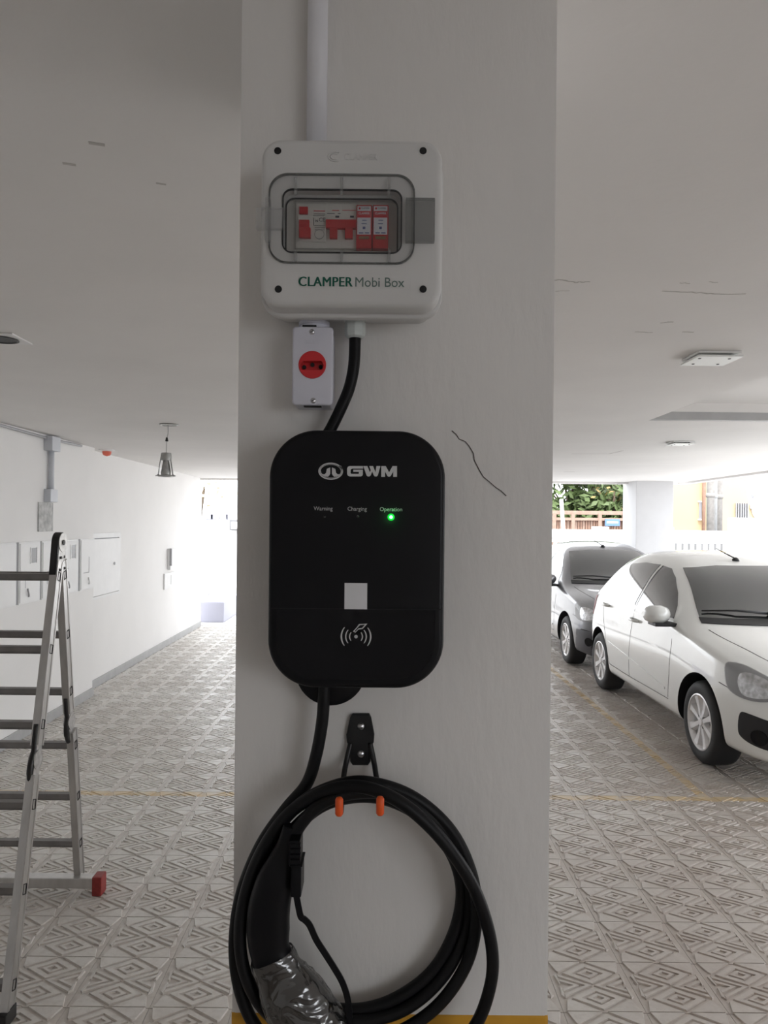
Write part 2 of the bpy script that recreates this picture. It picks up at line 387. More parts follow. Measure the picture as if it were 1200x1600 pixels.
for u, v, s_ in ((107, 255, .012), (251, 286, .010), (150, 223, .014)): 
    p = cz(u, v); crack([p + Vector((-s_, 0, -.0003)), p + Vector((s_, s_ * .6, -.0003))], s_ * .7, 'ccrack', ceiling, name='stain')

b = BM(); b.box(RX0, RX1, RY1 - .053, RY1 - .0005, CEIL + .0005, CEIL + .054); part('recess_shade_strip', b, 'base', ceiling, label='strip painted grey for shade along the far edge of the ceiling recess')  # grey colour stands in for shade on the far face of the recess
# walls
YC = 7.38
b = BM(); b.box(XL - .5, XL, YB, YC, 0, CEIL + .1); wall_l = solo('wall_left', b, 'wall', kind='structure')
b = BM(); b.box(XLF - .4, XLF, YC, YF + .1, 0, CEIL + .1); wall_f = solo('wall_left_far', b, 'wall', kind='structure')
b = BM(); b.box(-3.3, 2.3, YB - .2, YB, 0, CEIL + .1); solo('wall_back_unseen', b, 'wall', kind='structure')  # out of view; its distance and open right end are shaped to light the pillar
b = BM(); b.box(XR - .1, XR + .1, YB, YR0, 0, CEIL); solo('wall_right_added', b, 'wall', kind='structure')  # out of view, added to hold back side light near the camera
b = BM(); b.bbox(XL, XL + .014, YB, YC + .002, 0, .085, .003); solo('baseboard_left', b, 'base', kind='structure')
b = BM(); b.bbox(XLF, XLF + .014, YC, YF + .1, 0, .085, .003); solo('baseboard_left_far', b, 'base', kind='structure')
# far pillar on the right
pa, pb = P(994, 800, 11.9), P(1052, 800, 11.9)
b = BM(); b.bbox(pa.x, pb.x, 11.9, 12.55, 0, CEIL + .02, .01); solo('pillar_far', b, 'pillar2', kind='structure')

# floor: grout bed with relief tiles
TX, TY, JX, JY = .297, .303, -.5045, 2.66
b = BM(); b.box(-3.4, XR + .2, YB, YF + .3, -.25, -.0080); floor = solo('floor', b, 'grout', kind='structure')
def tile_arrays():
    t = BM(); hx, hy = TX / 2 - .0007, TY / 2 - .0016; zl = -.0052
    rings = [[(-hx, -hy, -.0080), (hx, -hy, -.0080), (hx, hy, -.0080), (-hx, hy, -.0080)], [(-hx, -hy, zl - .0005), (hx, -hy, zl - .0005), (hx, hy, zl - .0005), (-hx, hy, zl - .0005)],
             [(-hx + .001, -hy + .001, zl), (hx - .001, -hy + .001, zl), (hx - .001, hy - .001, zl), (-hx + .001, hy - .001, zl)]]
    t.loft(rings, False, True, smooth=False)
    def piece(poly):
        q = [Vector((u * 2 * hx, v * 2 * hy)) for u, v in poly]; c = sum(q, Vector((0, 0))) / len(q); n = len(q); bot = []
        for i in range(n):
            p = q[i]; e1 = (q[i] - q[i - 1]).normalized(); e2 = (q[(i + 1) % n] - q[i]).normalized()
            n1, n2 = Vector((e1.y, -e1.x)), Vector((e2.y, -e2.x)); m_ = (n1 + n2); m_ = m_ / max(m_.length_squared / 2, .3)
            if m_.dot(p - c) < 0: m_ = -m_
            k = p + m_ * .0022; bot.append((min(max(k.x, -hx), hx), min(max(k.y, -hy), hy), zl))
        t.loft([bot, [(p.x, p.y, 0) for p in q]], False, True, smooth=False)
    A, B_ = .385, .25
    for c in (-.25, .25):
        for s0, s1 in ((.55, .84), (.20, .36)):
            for i in range(4):
                d0 = [(A, 0), (0, B_), (-A, 0), (0, -B_)]; p, q = d0[i], d0[(i + 1) % 4]
                piece([(p[0] * s1, c + p[1] * s1), (q[0] * s1, c + q[1] * s1), (q[0] * s0, c + q[1] * s0), (p[0] * s0, c + p[1] * s0)])
    E = .405
    for sg in (-1, 1):
        def ch(c0, c1, e):
            y0, y1 = B_ * (2 - c0) - (e - A) * B_ / A, B_ * (2 - c1) - (e - A) * B_ / A
            for sv in (-1, 1):
                piece([(sg * A * (c0 - 1), 0), (sg * e, sv * y0), (sg * e, sv * y1), (sg * A * (c1 - 1), 0)])
        ch(1.06, 1.24, E); ch(1.46, 1.64, E)
        for sv in (-1, 1):
            piece([(sg * .045, sv * .497), (sg * .455, sv * .497), (sg * .400, sv * .30), (sg * .375, sv * .275)])
            piece([(sg * .415, sv * .24), (sg * .450, sv * .20), (sg * .425, sv * .03), (sg * .410, sv * .03)])
    return np.array(t.v, dtype=float), t.f, [0 if max(t.v[i][2] for i in f) > -.001 and min(t.v[i][2] for i in f) > -.001 else 1 for f in t.f]
tv, tf, tm = tile_arrays()
tme = bpy.data.meshes.new('tile'); tme.from_pydata(tv.tolist(), [], tf); tme.polygons.foreach_set('material_index', tm)
bm = bmesh.new(); bm.from_mesh(tme); bmesh.ops.recalc_face_normals(bm, faces=bm.faces[:])
bm.to_mesh(tme); tf = [tuple(v.index for v in f.verts) for f in bm.faces]; bm.free(); tme.materials.append(M['tile']); tme.materials.append(M['tile_groove_dirt_shade'])
cells = []
for j in range(int((-1.2 - JY) / TY) - 1, int((YF + .1 - JY) / TY) + 1):
    for i in range(int((-3.0 - JX) / TX) - 1, int((XR - JX) / TX) + 1):
        x, y = JX + (i + .5) * TX, JY + (j + .5) * TY
        if x - TX / 2 < (XL if y < YC else XLF) - .25: continue
        vis = False
        if y > 2.3:
            u = U0 + x / y * F; hw = .5 * TX / y * F
            vis = (-hw < u < 368 + hw) or (855 - hw < u < 1200 + hw)
            if vis and x > 2.35 and 4.9 < y: vis = False
        cells.append((not vis, y, x))
cells.sort()
forg = floor.location
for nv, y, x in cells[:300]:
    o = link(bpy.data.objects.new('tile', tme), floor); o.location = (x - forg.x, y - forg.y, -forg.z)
rest = cells[300:]; nvv = len(tv)
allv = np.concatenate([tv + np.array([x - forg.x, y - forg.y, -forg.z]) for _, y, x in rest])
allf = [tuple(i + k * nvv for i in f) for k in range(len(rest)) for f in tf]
rme = bpy.data.meshes.new('tile_field'); rme.from_pydata(allv.tolist(), [], allf); rme.materials.append(M['tile']); rme.materials.append(M['tile_groove_dirt_shade']); rme.polygons.foreach_set('material_index', tm * len(rest))
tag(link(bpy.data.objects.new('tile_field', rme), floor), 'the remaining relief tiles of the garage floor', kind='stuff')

# ------------------------------------------------------------------ things on the pillar
def dist(px, d): return px / F * d
# conduit from the ceiling
top = P(496, 0, D - .012); cxx = P(495, 210, D - .012).x
b = BM(); b.cyl((cxx, D - .0125, P(495, 240, D).z), (cxx, D - .0125, CEIL + .01), .0120, 28)
solo('conduit_pipe', b, 'white_pl', 'white plastic conduit pipe running up the pillar above the breaker box', 'pipe')

# breaker box
dl = D - .085                                # front of the lid
bc = P(549, 348, dl); bw, bh = dist(284, dl), dist(263, dl)
box = thing('breaker_box', (bc.x, D, bc.z - bh / 2), 'light grey wall-mounted breaker enclosure with smoked window and green lettering', 'breaker box')
bb0 = P(549, 505, D).z
b = BM(); h0 = (bc.z + bh / 2 - .010) - bb0
b.frame(bc.x, bb0 + h0 / 2, bw - .012, h0, .016, bw - .020, h0 - .008, .012, D - .0005, D - .050); b.rr(bc.x, bb0 + h0 / 2, bw - .014, h0 - .002, .015, D - .0006, D - .004)
part('body', b, 'box_pl', box, sharp=50)
b = BM(); b.frame(bc.x, bc.z - .003, bw + .006, bh + .003, .025, bw - .018, bh - .022, .014, D - .048, D - .058, .003)
part('lid_rim', b, 'box_pl', box, sharp=50)
hx0, hx1, hz0, hz1 = 442, 627, 297, 395      # window hole in the lid
hc = P((hx0 + hx1) / 2, (hz0 + hz1) / 2, dl); hw, hh = dist(hx1 - hx0, dl), dist(hz1 - hz0, dl)
b = BM(); b.frame(bc.x, bc.z, bw, bh, .022, hw, hh, .010, D - .058, dl, .007, c2=(hc.x, hc.z))
lid = part('lid', b, 'box_pl', box, sharp=50)
# clear window: outer cover plate with raised rim, gaskets, inner mask
oc = P(534, 343, dl); ow, oh = dist(226, dl), dist(138, dl)
b = BM(); b.rr(oc.x, oc.z, ow, oh, .020, dl + .0002, dl - .0065, .0025)
cover = part('window_cover', b, 'clear', box, label='smoked transparent hinged window cover', sharp=50)
b = BM(); b.frame(oc.x, oc.z, ow + .0015, oh + .0015, .0205, ow - .0018, oh - .0018, .0192, dl, dl - .003)
part('cover_outline', b, 'clear2', cover)
b = BM(); b.frame(hc.x, hc.z, hw + .0018, hh + .0018, .011, hw - .0012, hh - .0012, .009, dl + .001, dl - .0012); part('gasket', b, 'gasket', box)
g2 = P(534, 357, dl + .012); gw2, gh2 = dist(176, dl + .012), dist(94, dl + .012)
b = BM(); b.frame(g2.x, g2.z, gw2, gh2, .010, gw2 - .0028, gh2 - .0028, .009, dl + .0125, dl + .011); part('gasket', b, 'gasket', box)
b = BM(); b.frame(g2.x, g2.z, hw + .016, hh + .016, .010, gw2 - .001, gh2 - .001, .009, dl + .019, dl + .0125); part('inner_rim', b, 'box_pl', box)
for k, u in enumerate((462, 534, 608)):
    for v0, v1 in ((278, 304), (391, 410)):
        p0, p1 = P(u, v0, dl - .003), P(u, v1, dl - .003)
        b = BM(); b.bbox(p0.x - .0016, p0.x + .0016, dl - .005, dl - .0005, p1.z, p0.z, .0008); part('cover_rib', b, 'clear3', cover)
for u0, u1, v0, v1, yb, yf in ((634, 679, 310, 378, dl + .0005, dl - .009),):
    p0, p1 = P(u0, v0, dl - .006), P(u1, v1, dl - .006)
    b = BM(); b.bbox(p0.x, p1.x, yf, yb, p1.z, p0.z, .0012); part('latch', b, 'clear2', box, label='smoked transparent latch tab')
for v0, v1 in ((325, 358),):
    p0, p1 = P(400, v0, dl - .004), P(443, v1, dl - .004)
    b = BM(); b.bbox(p0.x, p1.x, dl - .007, dl + .004, p1.z, p0.z, .002); part('hinge', b, 'clear3', box)
    b = BM(); b.bbox(p0.x + .010, p0.x + .016, dl - .009, dl, p1.z - .014, p0.z + .010, .002); part('hinge', b, 'clear3', box)
for u, v in ((434, 236), (661, 236), (435, 452), (661, 452)):
    p = P(u, v, dl); b = BM(); b.lathe((p.x, dl - .0006, p.z), (0, 1, 0), [(.0050, .0006), (.0050, 0), (.0040, 0), (.0038, .0012)], 24, smooth=False)
    sc_ = part('screw_well', b, 'box_pl', box)
    b = BM(); b.cyl((p.x, dl - .0008, p.z), (p.x, dl, p.z), .0039, 20); part('screw_hole', b, 'hole', sc_)
# mask panel and interior
ym = dl + .019
b = BM(); b.rr(hc.x, hc.z, hw + .022, hh + .022, .012, ym + .003, ym); part('inner_mask', b, 'inner_pl', box)
# label under the window
lp = P(556, 441, dl); b = BM(); b.rr(lp.x, lp.z, dist(172, dl), dist(22, dl), .0012, dl, dl - .0003)
lab = part('name_label', b, 'box_pl', box)
tz = P(549, 448, dl).z
text('lettering', 'CLAMPER', .0148, P(466, 441, dl).x, tz, dl - .0006, 'green', lab, bold=.00045, align='LEFT', sx=.90, space=1.05)
text('lettering', 'Mobi Box', .0148, P(632, 441, dl).x, tz, dl - .0006, 'gprint', lab, align='RIGHT', sx=.93)
# embossed logo on the lid
ez = P(560, 250, dl).z
text('embossed_lettering', 'CLAMPER', .0100, P(537, 250, dl).x, ez, dl - .0004, 'box_pl', box, align='LEFT', bold=.0002, sx=.86)
for r in (.0032, .0052):
    p = P(524, 245, dl); b = BM(); pts = [(p.x + r * 1.5 * math.cos(a), dl - .0003, p.z + r * math.sin(a)) for a in np.linspace(math.radians(60), math.radians(300), 12)]
    b.tube(pts, .0006, 6); part('embossed_mark', b, 'box_pl', box)
# cable gland under the box
gp = P(555, 506, D - .027); gz = bb0
b = BM(); gx = gp.x; gy = D - .027
b.lathe((gx, gy, gz + .002), (0, 0, -1), [(.0135, 0), (.0135, .006), (.0115, .0066), (.0115, .0085)], 6, True, False, smooth=False)
b.lathe((gx, gy, gz - .0065), (0, 0, -1), [(.0120, 0), (.0122, .0125), (.0112, .0165), (.0085, .0185)], 8, False, True, smooth=False)
part('cable_gland', b, 'gland', box)
# devices behind the window
yd = ym - .0045
def px_box(bm_, u0, u1, v0, v1, yf, yb, bev=.0006):
    a, c = P(u0, v0, yf), P(u1, v1, yf); bm_.bbox(a.x, c.x, yf, yb, c.z, a.z, bev); return bm_
def lines(parent, rects, m, y, name='print'):
    for u0, u1, v0, v1 in rects:
        part(name, px_box(BM(), u0, u1, v0, v1, y, y + .0004, .0001), m, parent)
rc = P(486, 388, yd)
rcd = thing('residual_current_device', (rc.x, ym, rc.z), 'white residual current device with one red toggle, leftmost behind the enclosure window', 'circuit breaker')
part('body', px_box(BM(), 463, 509.5, 318, 388, yd, ym), 'dev', rcd)
part('front_step', px_box(BM(), 466, 509, 337, 378, yd - .0018, yd + .001), 'dev', rcd)
part('test_button', px_box(BM(), 467.5, 481, 322.5, 334, yd - .003, yd), 'red', rcd)
part('toggle', px_box(BM(), 467, 483, 343, 371, yd - .0045, yd), 'red', rcd); part('toggle_tip', px_box(BM(), 468, 485, 355, 371, yd - .0065, yd), 'red', rcd)
lines(rcd, [(490, 508, 329, 330.3)], 'redlab', yd - .0003); lines(rcd, [(490, 508, 333.5, 334.3), (489, 507, 336.5, 337.2), (490.5, 508, 352, 352.6), (492, 508, 355.5, 356.1), (492, 507, 358.5, 359.1), (489.5, 490.2, 340, 352)], 'ink', yd - .0022)
pc = P(503, 346, yd - .0022); text('lettering', 'CE', .0058, pc.x, pc.z, yd - .0022, 'ink', rcd)
pc = P(495, 347, yd - .0022); text('lettering', 'N', .0036, pc.x, pc.z, yd - .0022, 'ink', rcd, bold=.0001)
b = BM(); p = P(499, 366, yd - .002); b.lathe((p.x, yd - .0022, p.z), (0, 1, 0), [(.0050, 0), (.0053, 0), (.0053, .0004)], 20, smooth=False); part('diagram_print', b, 'ink', rcd)
mc = P(533, 388, yd)
mcb = thing('circuit_breaker', (mc.x, ym, mc.z), 'white two-pole circuit breaker with linked red toggles beside the surge protectors', 'circuit breaker')
part('pole_body', px_box(BM(), 510, 533.2, 318, 388, yd, ym), 'dev', mcb); part('pole_body', px_box(BM(), 533.6, 556.5, 318, 388, yd, ym), 'dev', mcb)
part('toggle_bar', px_box(BM(), 509, 556, 342.5, 356, yd - .006, yd), 'red', mcb)
part('toggle', px_box(BM(), 515, 527, 354, 372, yd - .005, yd), 'red', mcb); part('toggle', px_box(BM(), 539, 551, 354, 372, yd - .005, yd), 'red', mcb)
lines(mcb, [(524, 530, 337, 340), (547, 553, 337, 340)], 'ink', yd - .0004, 'indicator_window'); lines(mcb, [(535, 556, 328, 329)], 'redlab', yd - .0004); lines(mcb, [(519, 530, 328.2, 329.4)], 'redlab', yd - .0004); lines(mcb, [(511, 523, 333, 334), (528, 532, 333, 334)], 'ink', yd - .0004)
for k, (u0, u1, nm) in enumerate(((557, 580.6, 'left'), (582.6, 606.5, 'right'))):
    q = P((u0 + u1) / 2, 388, yd)
    sp = thing('surge_protector', (q.x, ym, q.z), 'red surge protector module with white label, %s' % ('next to the circuit breaker' if k == 0 else 'rightmost behind the enclosure window'), 'surge protector', 'surge protectors')
    yb_ = yd - .004
    part('body', px_box(BM(), u0, u1, 320, 388, yb_, ym, .0010), 'red', sp)
    l_ = part('label_plate', px_box(BM(), u0 + 1.5, u1 - 1.5, 322, 366.5, yb_ - .0004, yb_, .0001), 'label', sp)
    part('label_stripe', px_box(BM(), u0 + 1.5, u1 - 1.5, 329.5, 340, yb_ - .0006, yb_, .0001), 'redlab', sp)
    um = (u0 + u1) / 2
    pc = P(um, 335.5, yb_); text('lettering', 'CLAMPER', .0032, pc.x, pc.z, yb_ - .0008, 'label', sp, bold=.00005, sx=.9)
    pc = P(um + 2, 327, yb_); text('lettering', 'CLAMPER', .0024, pc.x, pc.z, yb_ - .0008, 'ink', sp, sx=.9)
    lines(sp, [(u0 + 3.5, u0 + 6.5, 324, 327)], 'redlab', yb_ - .0008)
    lines(sp, [(um - 3, um + 4, 343.5, 344.6), (um - 4, um + 4, 349, 350.1), (um - 2, um + 2, 354, 358)], 'inkblue', yb_ - .0006)
    lines(sp, [(um - 8, um - 1, 363, 364.6), (um + 1, um + 8, 363, 364.6)], 'inkblue', yb_ - .0006)
    part('terminal_slot', px_box(BM(), u0 + 4, u1 - 4, 369, 373.5, yb_ - .0005, yb_, .0001), 'brass', sp)

# socket outlet box below the breaker box
ds = D - .045
sc0 = P(488.5, 571.5, ds); sw, sh = dist(64, ds), dist(123, ds)
so = thing('wall_socket', (sc0.x, D, sc0.z - sh / 2), 'white surface-mounted socket with round red outlet under the breaker box', 'socket')
b = BM(); b.frame(sc0.x, sc0.z, sw - .002, sh - .003, .004, sw - .008, sh - .009, .002, D - .0005, ds + .003); b.rr(sc0.x, sc0.z, sw - .004, sh - .005, .004, D - .0006, D - .004); part('body', b, 'socket_pl', so, sharp=40)
p = P(488, 570, ds)
b = BM(); b.frame(sc0.x, sc0.z, sw, sh, .0048, .0316, .0316, .0158, ds + .004, ds, .0022, n=12, c2=(p.x, p.z)); part('cover', b, 'socket_pl', so, sharp=60)
hexo = [(.0130, .0004), (.0105, .0048), (-.0105, .0048), (-.0130, .0004), (-.0118, -.0056), (.0118, -.0056)]
def hexr(a):
    c_, s_ = math.cos(a), math.sin(a); best = 1
    for i in range(6):
        (x1, y1), (x2, y2) = hexo[i], hexo[(i + 1) % 6]; ex, ey = x2 - x1, y2 - y1; den = c_ * ey - s_ * ex
        if abs(den) > 1e-9:
            t_ = (x1 * ey - y1 * ex) / den; k_ = (x1 * s_ - y1 * c_) / den
            if t_ > 0 and -1e-6 <= k_ <= 1 + 1e-6: best = min(best, t_)
    return best
N_ = 60; an = [2 * math.pi * k / N_ for k in range(N_)]; zz = p.z - .0005
circ = lambda r, y: [(p.x + r * math.cos(a), y, p.z + r * math.sin(a)) for a in an]
hx_ = lambda f, y: [(p.x + hexr(a) * f * math.cos(a), y, zz + hexr(a) * f * math.sin(a)) for a in an]
b = BM(); b.loft([circ(.0157, ds + .012), circ(.0157, ds - .0006), circ(.0150, ds - .0011), hx_(1.0, ds - .0011), hx_(.96, ds + .0085)], True, True, smooth=False)
ins = part('outlet', b, 'red', so, label='round red outlet insert with three pin holes')
for u, v in ((475.5, 574), (488.3, 570.2), (501, 573.5)):
    q = P(u, v, ds + .008); b = BM(); b.cyl((q.x, ds + .0070, q.z), (q.x, ds + .0085, q.z), .0024, 16); part('pin_hole', b, 'hole', ins)
for u, v in ((487.5, 518.5), (489.5, 626)):
    q = P(u, v, ds); b = BM(); b.lathe((q.x, ds - .0012, q.z), (0, 1, 0), [(.0001, -.0003), (.0022, 0), (.0032, .0008), (.0033, .0013)], 20); s_ = part('screw', b, 'screw', so)
    b = BM(); b.beam((q.x - .002, ds - .0016, q.z - .001), (q.x + .002, ds - .0016, q.z + .001), (0, 1, 0), .0005, .0007); part('screw_slot', b, 'hole', s_)
q = P(488, 537, ds); text('embossed_lettering', 'ILUMI', .0070, q.x, q.z, ds - .0003, 'socket_pl', so, bold=.0001)
b = BM(); b.box(p.x - .010, p.x + .010, ds + .006, ds + .016, sc0.z - sh / 2 - .0005, sc0.z - sh / 2 + .003); part('knockout_slot', b, 'hole', so)
b = BM(); zt_ = sc0.z + sh / 2; b.lathe((p.x - .0, D - .024, zt_ - .004), (0, 0, 1), [(.0165, 0), (.0165, .009), (.0180, .0095), (.0180, .0135), (.0140, .0140), (.0140, (bb0 - zt_) + .006)], 32)
part('pipe_coupling', b, 'socket_pl', so, sharp=40)
b = BM(); b.box(p.x - .012, p.x + .004, D - .0425, D - .038, zt_ - .0002, zt_ + .0022); part('knockout_slot', b, 'hole', so)

# supply cable box -> charger
cc = P(558, 935, D)
pts = [(gx, gy, gz - .022)] + [P(u, v, D - k) for u, v, k in ((553, 570, .027), (546, 605, .026), (534, 635, .025), (518, 668, .024), (505, 690, .024), (498, 710, .024))]
b = BM(); b.tube(spline(pts, 6), .0068, 16); solo('supply_cable', b, 'rubber', 'thick black cable curving from the cable gland down behind the charger', 'cable')

# charger
dc = D - .080
ec = P(557, 874, dc); ew, eh = dist(276, dc), dist(404, dc)
ch = thing('car_charger', (ec.x, D, ec.z - eh / 2), 'black wall-mounted electric car charger with rounded corners and lit green lamp', 'charger')
b = BM(); b.rr(ec.x, ec.z, ew - .012, eh - .012, .046, D - .006, D - .048, .0, 14)
part('back_housing', b, 'black', ch, sharp=40)
b = BM(); b.rr(ec.x, ec.z, ew, eh, .052, D - .046, dc, .006, 16, steps=5); front = part('front_shell', b, 'black', ch, sharp=60)
# glossy lower panel: the part of the face below the seam
zs_ = P(557, 952, dc).z
poly = [(x, max(z, -9)) for x, z in rrect(ec.x, ec.z, ew - .020, eh - .020, .042, 16)]
low = [(x, z) for x, z in poly if z < zs_]
low = sorted(low, key=lambda q: math.atan2(q[1] - ec.z + eh * .25, q[0] - ec.x))
xs_ = max(x for x, z in low); low = [(x, z) for x, z in low]
low = [q for q in low if q[1] < zs_ - .001] 
lowpoly = [(ec.x - ew / 2 + .010, zs_)] + [q for q in sorted(low, key=lambda q: (q[0]))] + [(ec.x + ew / 2 - .010, zs_)]
b = BM(); b.prism(lowpoly, dc - .0007, dc + .001); part('gloss_panel', b, 'blackgloss', ch, label='glossy lower panel of the charger front')
b = BM(); b.box(ec.x - ew / 2 + .002, ec.x + ew / 2 - .002, dc - .0008, dc + .001, zs_, zs_ + .0006); part('panel_seam', b, 'hole', ch)
# cable holder dish behind the foot of the charger
hc0 = P(519, 1040, D); b = BM(); b.lathe((hc0.x, D - .002, hc0.z), (0, -1, 0), [(.0001, 0), (.0395, 0), (.041, .003), (.041, .026), (.036, .030), (.0001, .030)], 40); part('cable_outlet_dish', b, 'black', ch, sharp=40)
# logo
yl = dc - .0006
def poly_part(name, polys, m, parent, y, flip=None):
    for k, pl in enumerate(polys):
        b_ = BM(); b_.prism([(P(u, v, dc).x, P(u, v, dc).z) for u, v in pl], y, dc + .0002); part(name, b_, m, parent)
def lp_(pts): return [(480 + x / 7.5, 700 + y / 7.5) for x, y in pts]
q = P(516.8, 736.3, dc)
def ell(rx0, ry0, rx1, ry1, m='logo', n=48):
    b_ = BM(); f = lambda rx, ry, y: [(q.x + rx * math.cos(a), y, q.z + ry * math.sin(a)) for a in [2 * math.pi * k / n for k in range(n)]]
    b_.loft([f(rx0, ry0, dc), f(rx0, ry0, yl), f(rx1, ry1, yl), f(rx1, ry1, dc)], False, False, smooth=False); part('emblem', b_, m, ch)
s7 = dist(1, dc) / 7.5
ell(145 * s7, 100 * s7, 128 * s7, 85 * s7); 
ell(122 * s7, 80 * s7, 118 * s7, 76 * s7)
b1 = [(270, 228), (230, 245), (222, 290), (205, 308), (180, 308), (165, 290), (160, 262), (168, 235), (190, 212), (165, 205), (150, 235), (146, 270), (158, 305), (190, 332), (245, 336), (262, 318), (270, 300)]
b2 = [(550 - x + 10, y) for x, y in b1]
poly_part('emblem', [lp_(b1), lp_(b2)], 'logo', ch, yl)
G = [(500, 212), (655, 212), (655, 242), (525, 242), (510, 252), (508, 295), (520, 304), (600, 304), (606, 300), (606, 280), (540, 280), (540, 255), (652, 255), (652, 310), (645, 325), (630, 333), (500, 333), (478, 325), (468, 305), (468, 240), (478, 220)]
Wl = [(658, 212), (705, 212), (735, 285), (745, 260), (728, 212), (772, 212), (800, 285), (812, 212), (858, 212), (828, 320), (815, 333), (792, 333), (780, 320), (762, 275), (745, 320), (732, 333), (708, 333), (695, 320)]
Ml = [(868, 338), (868, 212), (920, 212), (960, 285), (1000, 212), (1052, 212), (1052, 338), (1008, 338), (1008, 275), (978, 328), (968, 335), (950, 335), (940, 328), (912, 275), (912, 338)]
poly_part('lettering', [lp_(G), lp_(Wl), lp_(Ml)], 'logo', ch, yl)
for s, u, v in (('Warning', 505, 797.5), ('Charging', 558, 798), ('Operation', 611, 798.7)):
    p = P(u, v, dc); text('lettering', s, .0062, p.x, p.z, yl, 'print', ch, sx=.95)
for u, v, on in ((507, 807, 0), (559, 807, 0), (611, 808, 1)):
    p = P(u, v, dc); b = BM(); b.lathe((p.x, dc - .0006, p.z), (0, 1, 0), [(.0001, -.0006), (.0016, -.0003), (.0019, .0006)], 16)
    l_ = part('indicator_lamp', b, 'led_on' if on else 'led_off', ch, label='lit green indicator lamp' if on else 'unlit indicator lamp')
    if on:
        b = BM(); b.lathe((p.x, dc - .0004, p.z), (0, 1, 0), [(.0019, .0), (.0036, 0.0), (.0040, .0005)], 24); part('lamp_diffuser', b, 'led_halo', l_)
        gl = bpy.data.lights.new('indicator_glow', 'POINT'); gl.energy = .006; gl.color = (.1, 1, .2); gl.shadow_soft_size = .002
        go = link(bpy.data.objects.new('indicator_glow', gl)); go.location = (p.x, dc - .006, p.z)
# plain white sticker
p0, p1 = P(538.5, 911, dc), P(573.5, 952, dc)
b = BM(); b.box(p0.x, p1.x, dc - .0009, dc, p1.z, p0.z); part('sticker', b, 'sticker', ch, label='small white paper sticker')
# card-reader symbol
p = P(556.3, 994.5, dc); ys = dc - .0011
b = BM(); b.cyl((p.x, ys, p.z), (p.x, dc, p.z), .0019, 20); part('card_symbol', b, 'print', ch)
for k, (r, sp) in enumerate(((.0070, 40), (.0112, 40), (.0160, 38))):
    for sg in (0, 180):
        b = BM(); n = 10; inn, out = [], []
        for j in range(n + 1):
            a = math.radians(sg + sp * (2 * j / n - 1)); wd = .0006 * (1.2 if k == 2 else .9) * math.cos(math.radians(70 * (2 * j / n - 1))) + .00015
            inn.append((p.x + (r - wd) * math.cos(a), p.z + (r - wd) * math.sin(a))); out.append((p.x + (r + wd) * math.cos(a), p.z + (r + wd) * math.sin(a)))
        b.prism(inn + out[::-1], ys, dc); part('card_symbol', b, 'print', ch)
c2 = lambda pts: [(400 + x / 3.478, 650 + y / 3.478) for x, y in pts]
poly_part('card_symbol', [c2([(527, 1170), (545, 1150), (560, 1130), (605, 1128), (580, 1156), (556, 1160), (540, 1177)])], 'print', ch, ys)
poly_part('card_symbol', [c2([(537, 1168), (552, 1150), (566, 1136), (592, 1134), (575, 1151), (556, 1154), (542, 1170)])], 'blackgloss', ch, ys - .0002)

# ------------------------------------------------------------------ cable hook
kp = P(563, 1157, D)
hk = thing('cable_hook', (kp.x, D, P(563, 1197, D).z), 'black wall hook with two orange-tipped arms carrying the coiled cable', 'hook')
out = [(551, 1116), (577, 1116), (580, 1122), (585, 1148), (584, 1160), (579, 1170), (579, 1190), (575, 1196), (551, 1196), (547, 1190), (547, 1170), (542, 1160), (541, 1148), (547, 1122)]
b = BM(); dk = D - .006
b.loft([[(P(u, v, dk).x, D - .0005, P(u, v, dk).z) for u, v in out], [(P(u, v, dk).x, dk + .001, P(u, v, dk).z) for u, v in out],
        [(kp.x + (P(u, v, dk).x - kp.x) * .95, dk, kp.z + (P(u, v, dk).z - kp.z) * .97) for u, v in out]], True, True, smooth=False)
plate = part('wall_plate', b, 'hookblk', hk)
for u, v in ((564, 1135), (564, 1178)):
    q = P(u, v, dk); b = BM(); b.lathe((q.x, dk - .0016, q.z), (0, 1, 0), [(.0001, -.0004), (.0028, 0), (.0042, .0012), (.0043, .0018)], 20); part('screw', b, 'screw', plate)
for us, ut, vt in ((546, 530, 1260), (580, 594, 1259)):
    p0 = P(us + (2 if us < 560 else -2), 1160, D - .004); dt = D - .098; tp = P(ut, vt, dt); p2 = P(us + (ut - us) * .55, 1212, D - .020)
    zb_ = tp.z - dist(10, dt)
    zl_ = P(ut, 1262, D - .05).z
    path = spline([p0, P(us + (ut - us) * .3, 1190, D - .009), p2, Vector((tp.x, D - .030, zl_ + .004)), Vector((tp.x, D - .060, zl_ - .001)), Vector((tp.x, dt + .012, zb_ - .002)), Vector((tp.x, dt + .002, zb_ + .006))], 6)
    b = BM(); b.tube(path, .0032, 10); arm = part('arm', b, 'hookblk', hk)
    b = BM(); z0, z1 = P(ut, vt + 16, dt).z, P(ut, vt - 15, dt).z
    b.lathe((tp.x, dt, z0), (0, 0, 1), [(.0001, 0), (.0028, .0008), (.0043, .003), (.0043, z1 - z0 - .003), (.0030, z1 - z0 - .0007), (.0001, z1 - z0)], 18); part('arm_tip', b, 'orange', arm, label='orange plastic tip')

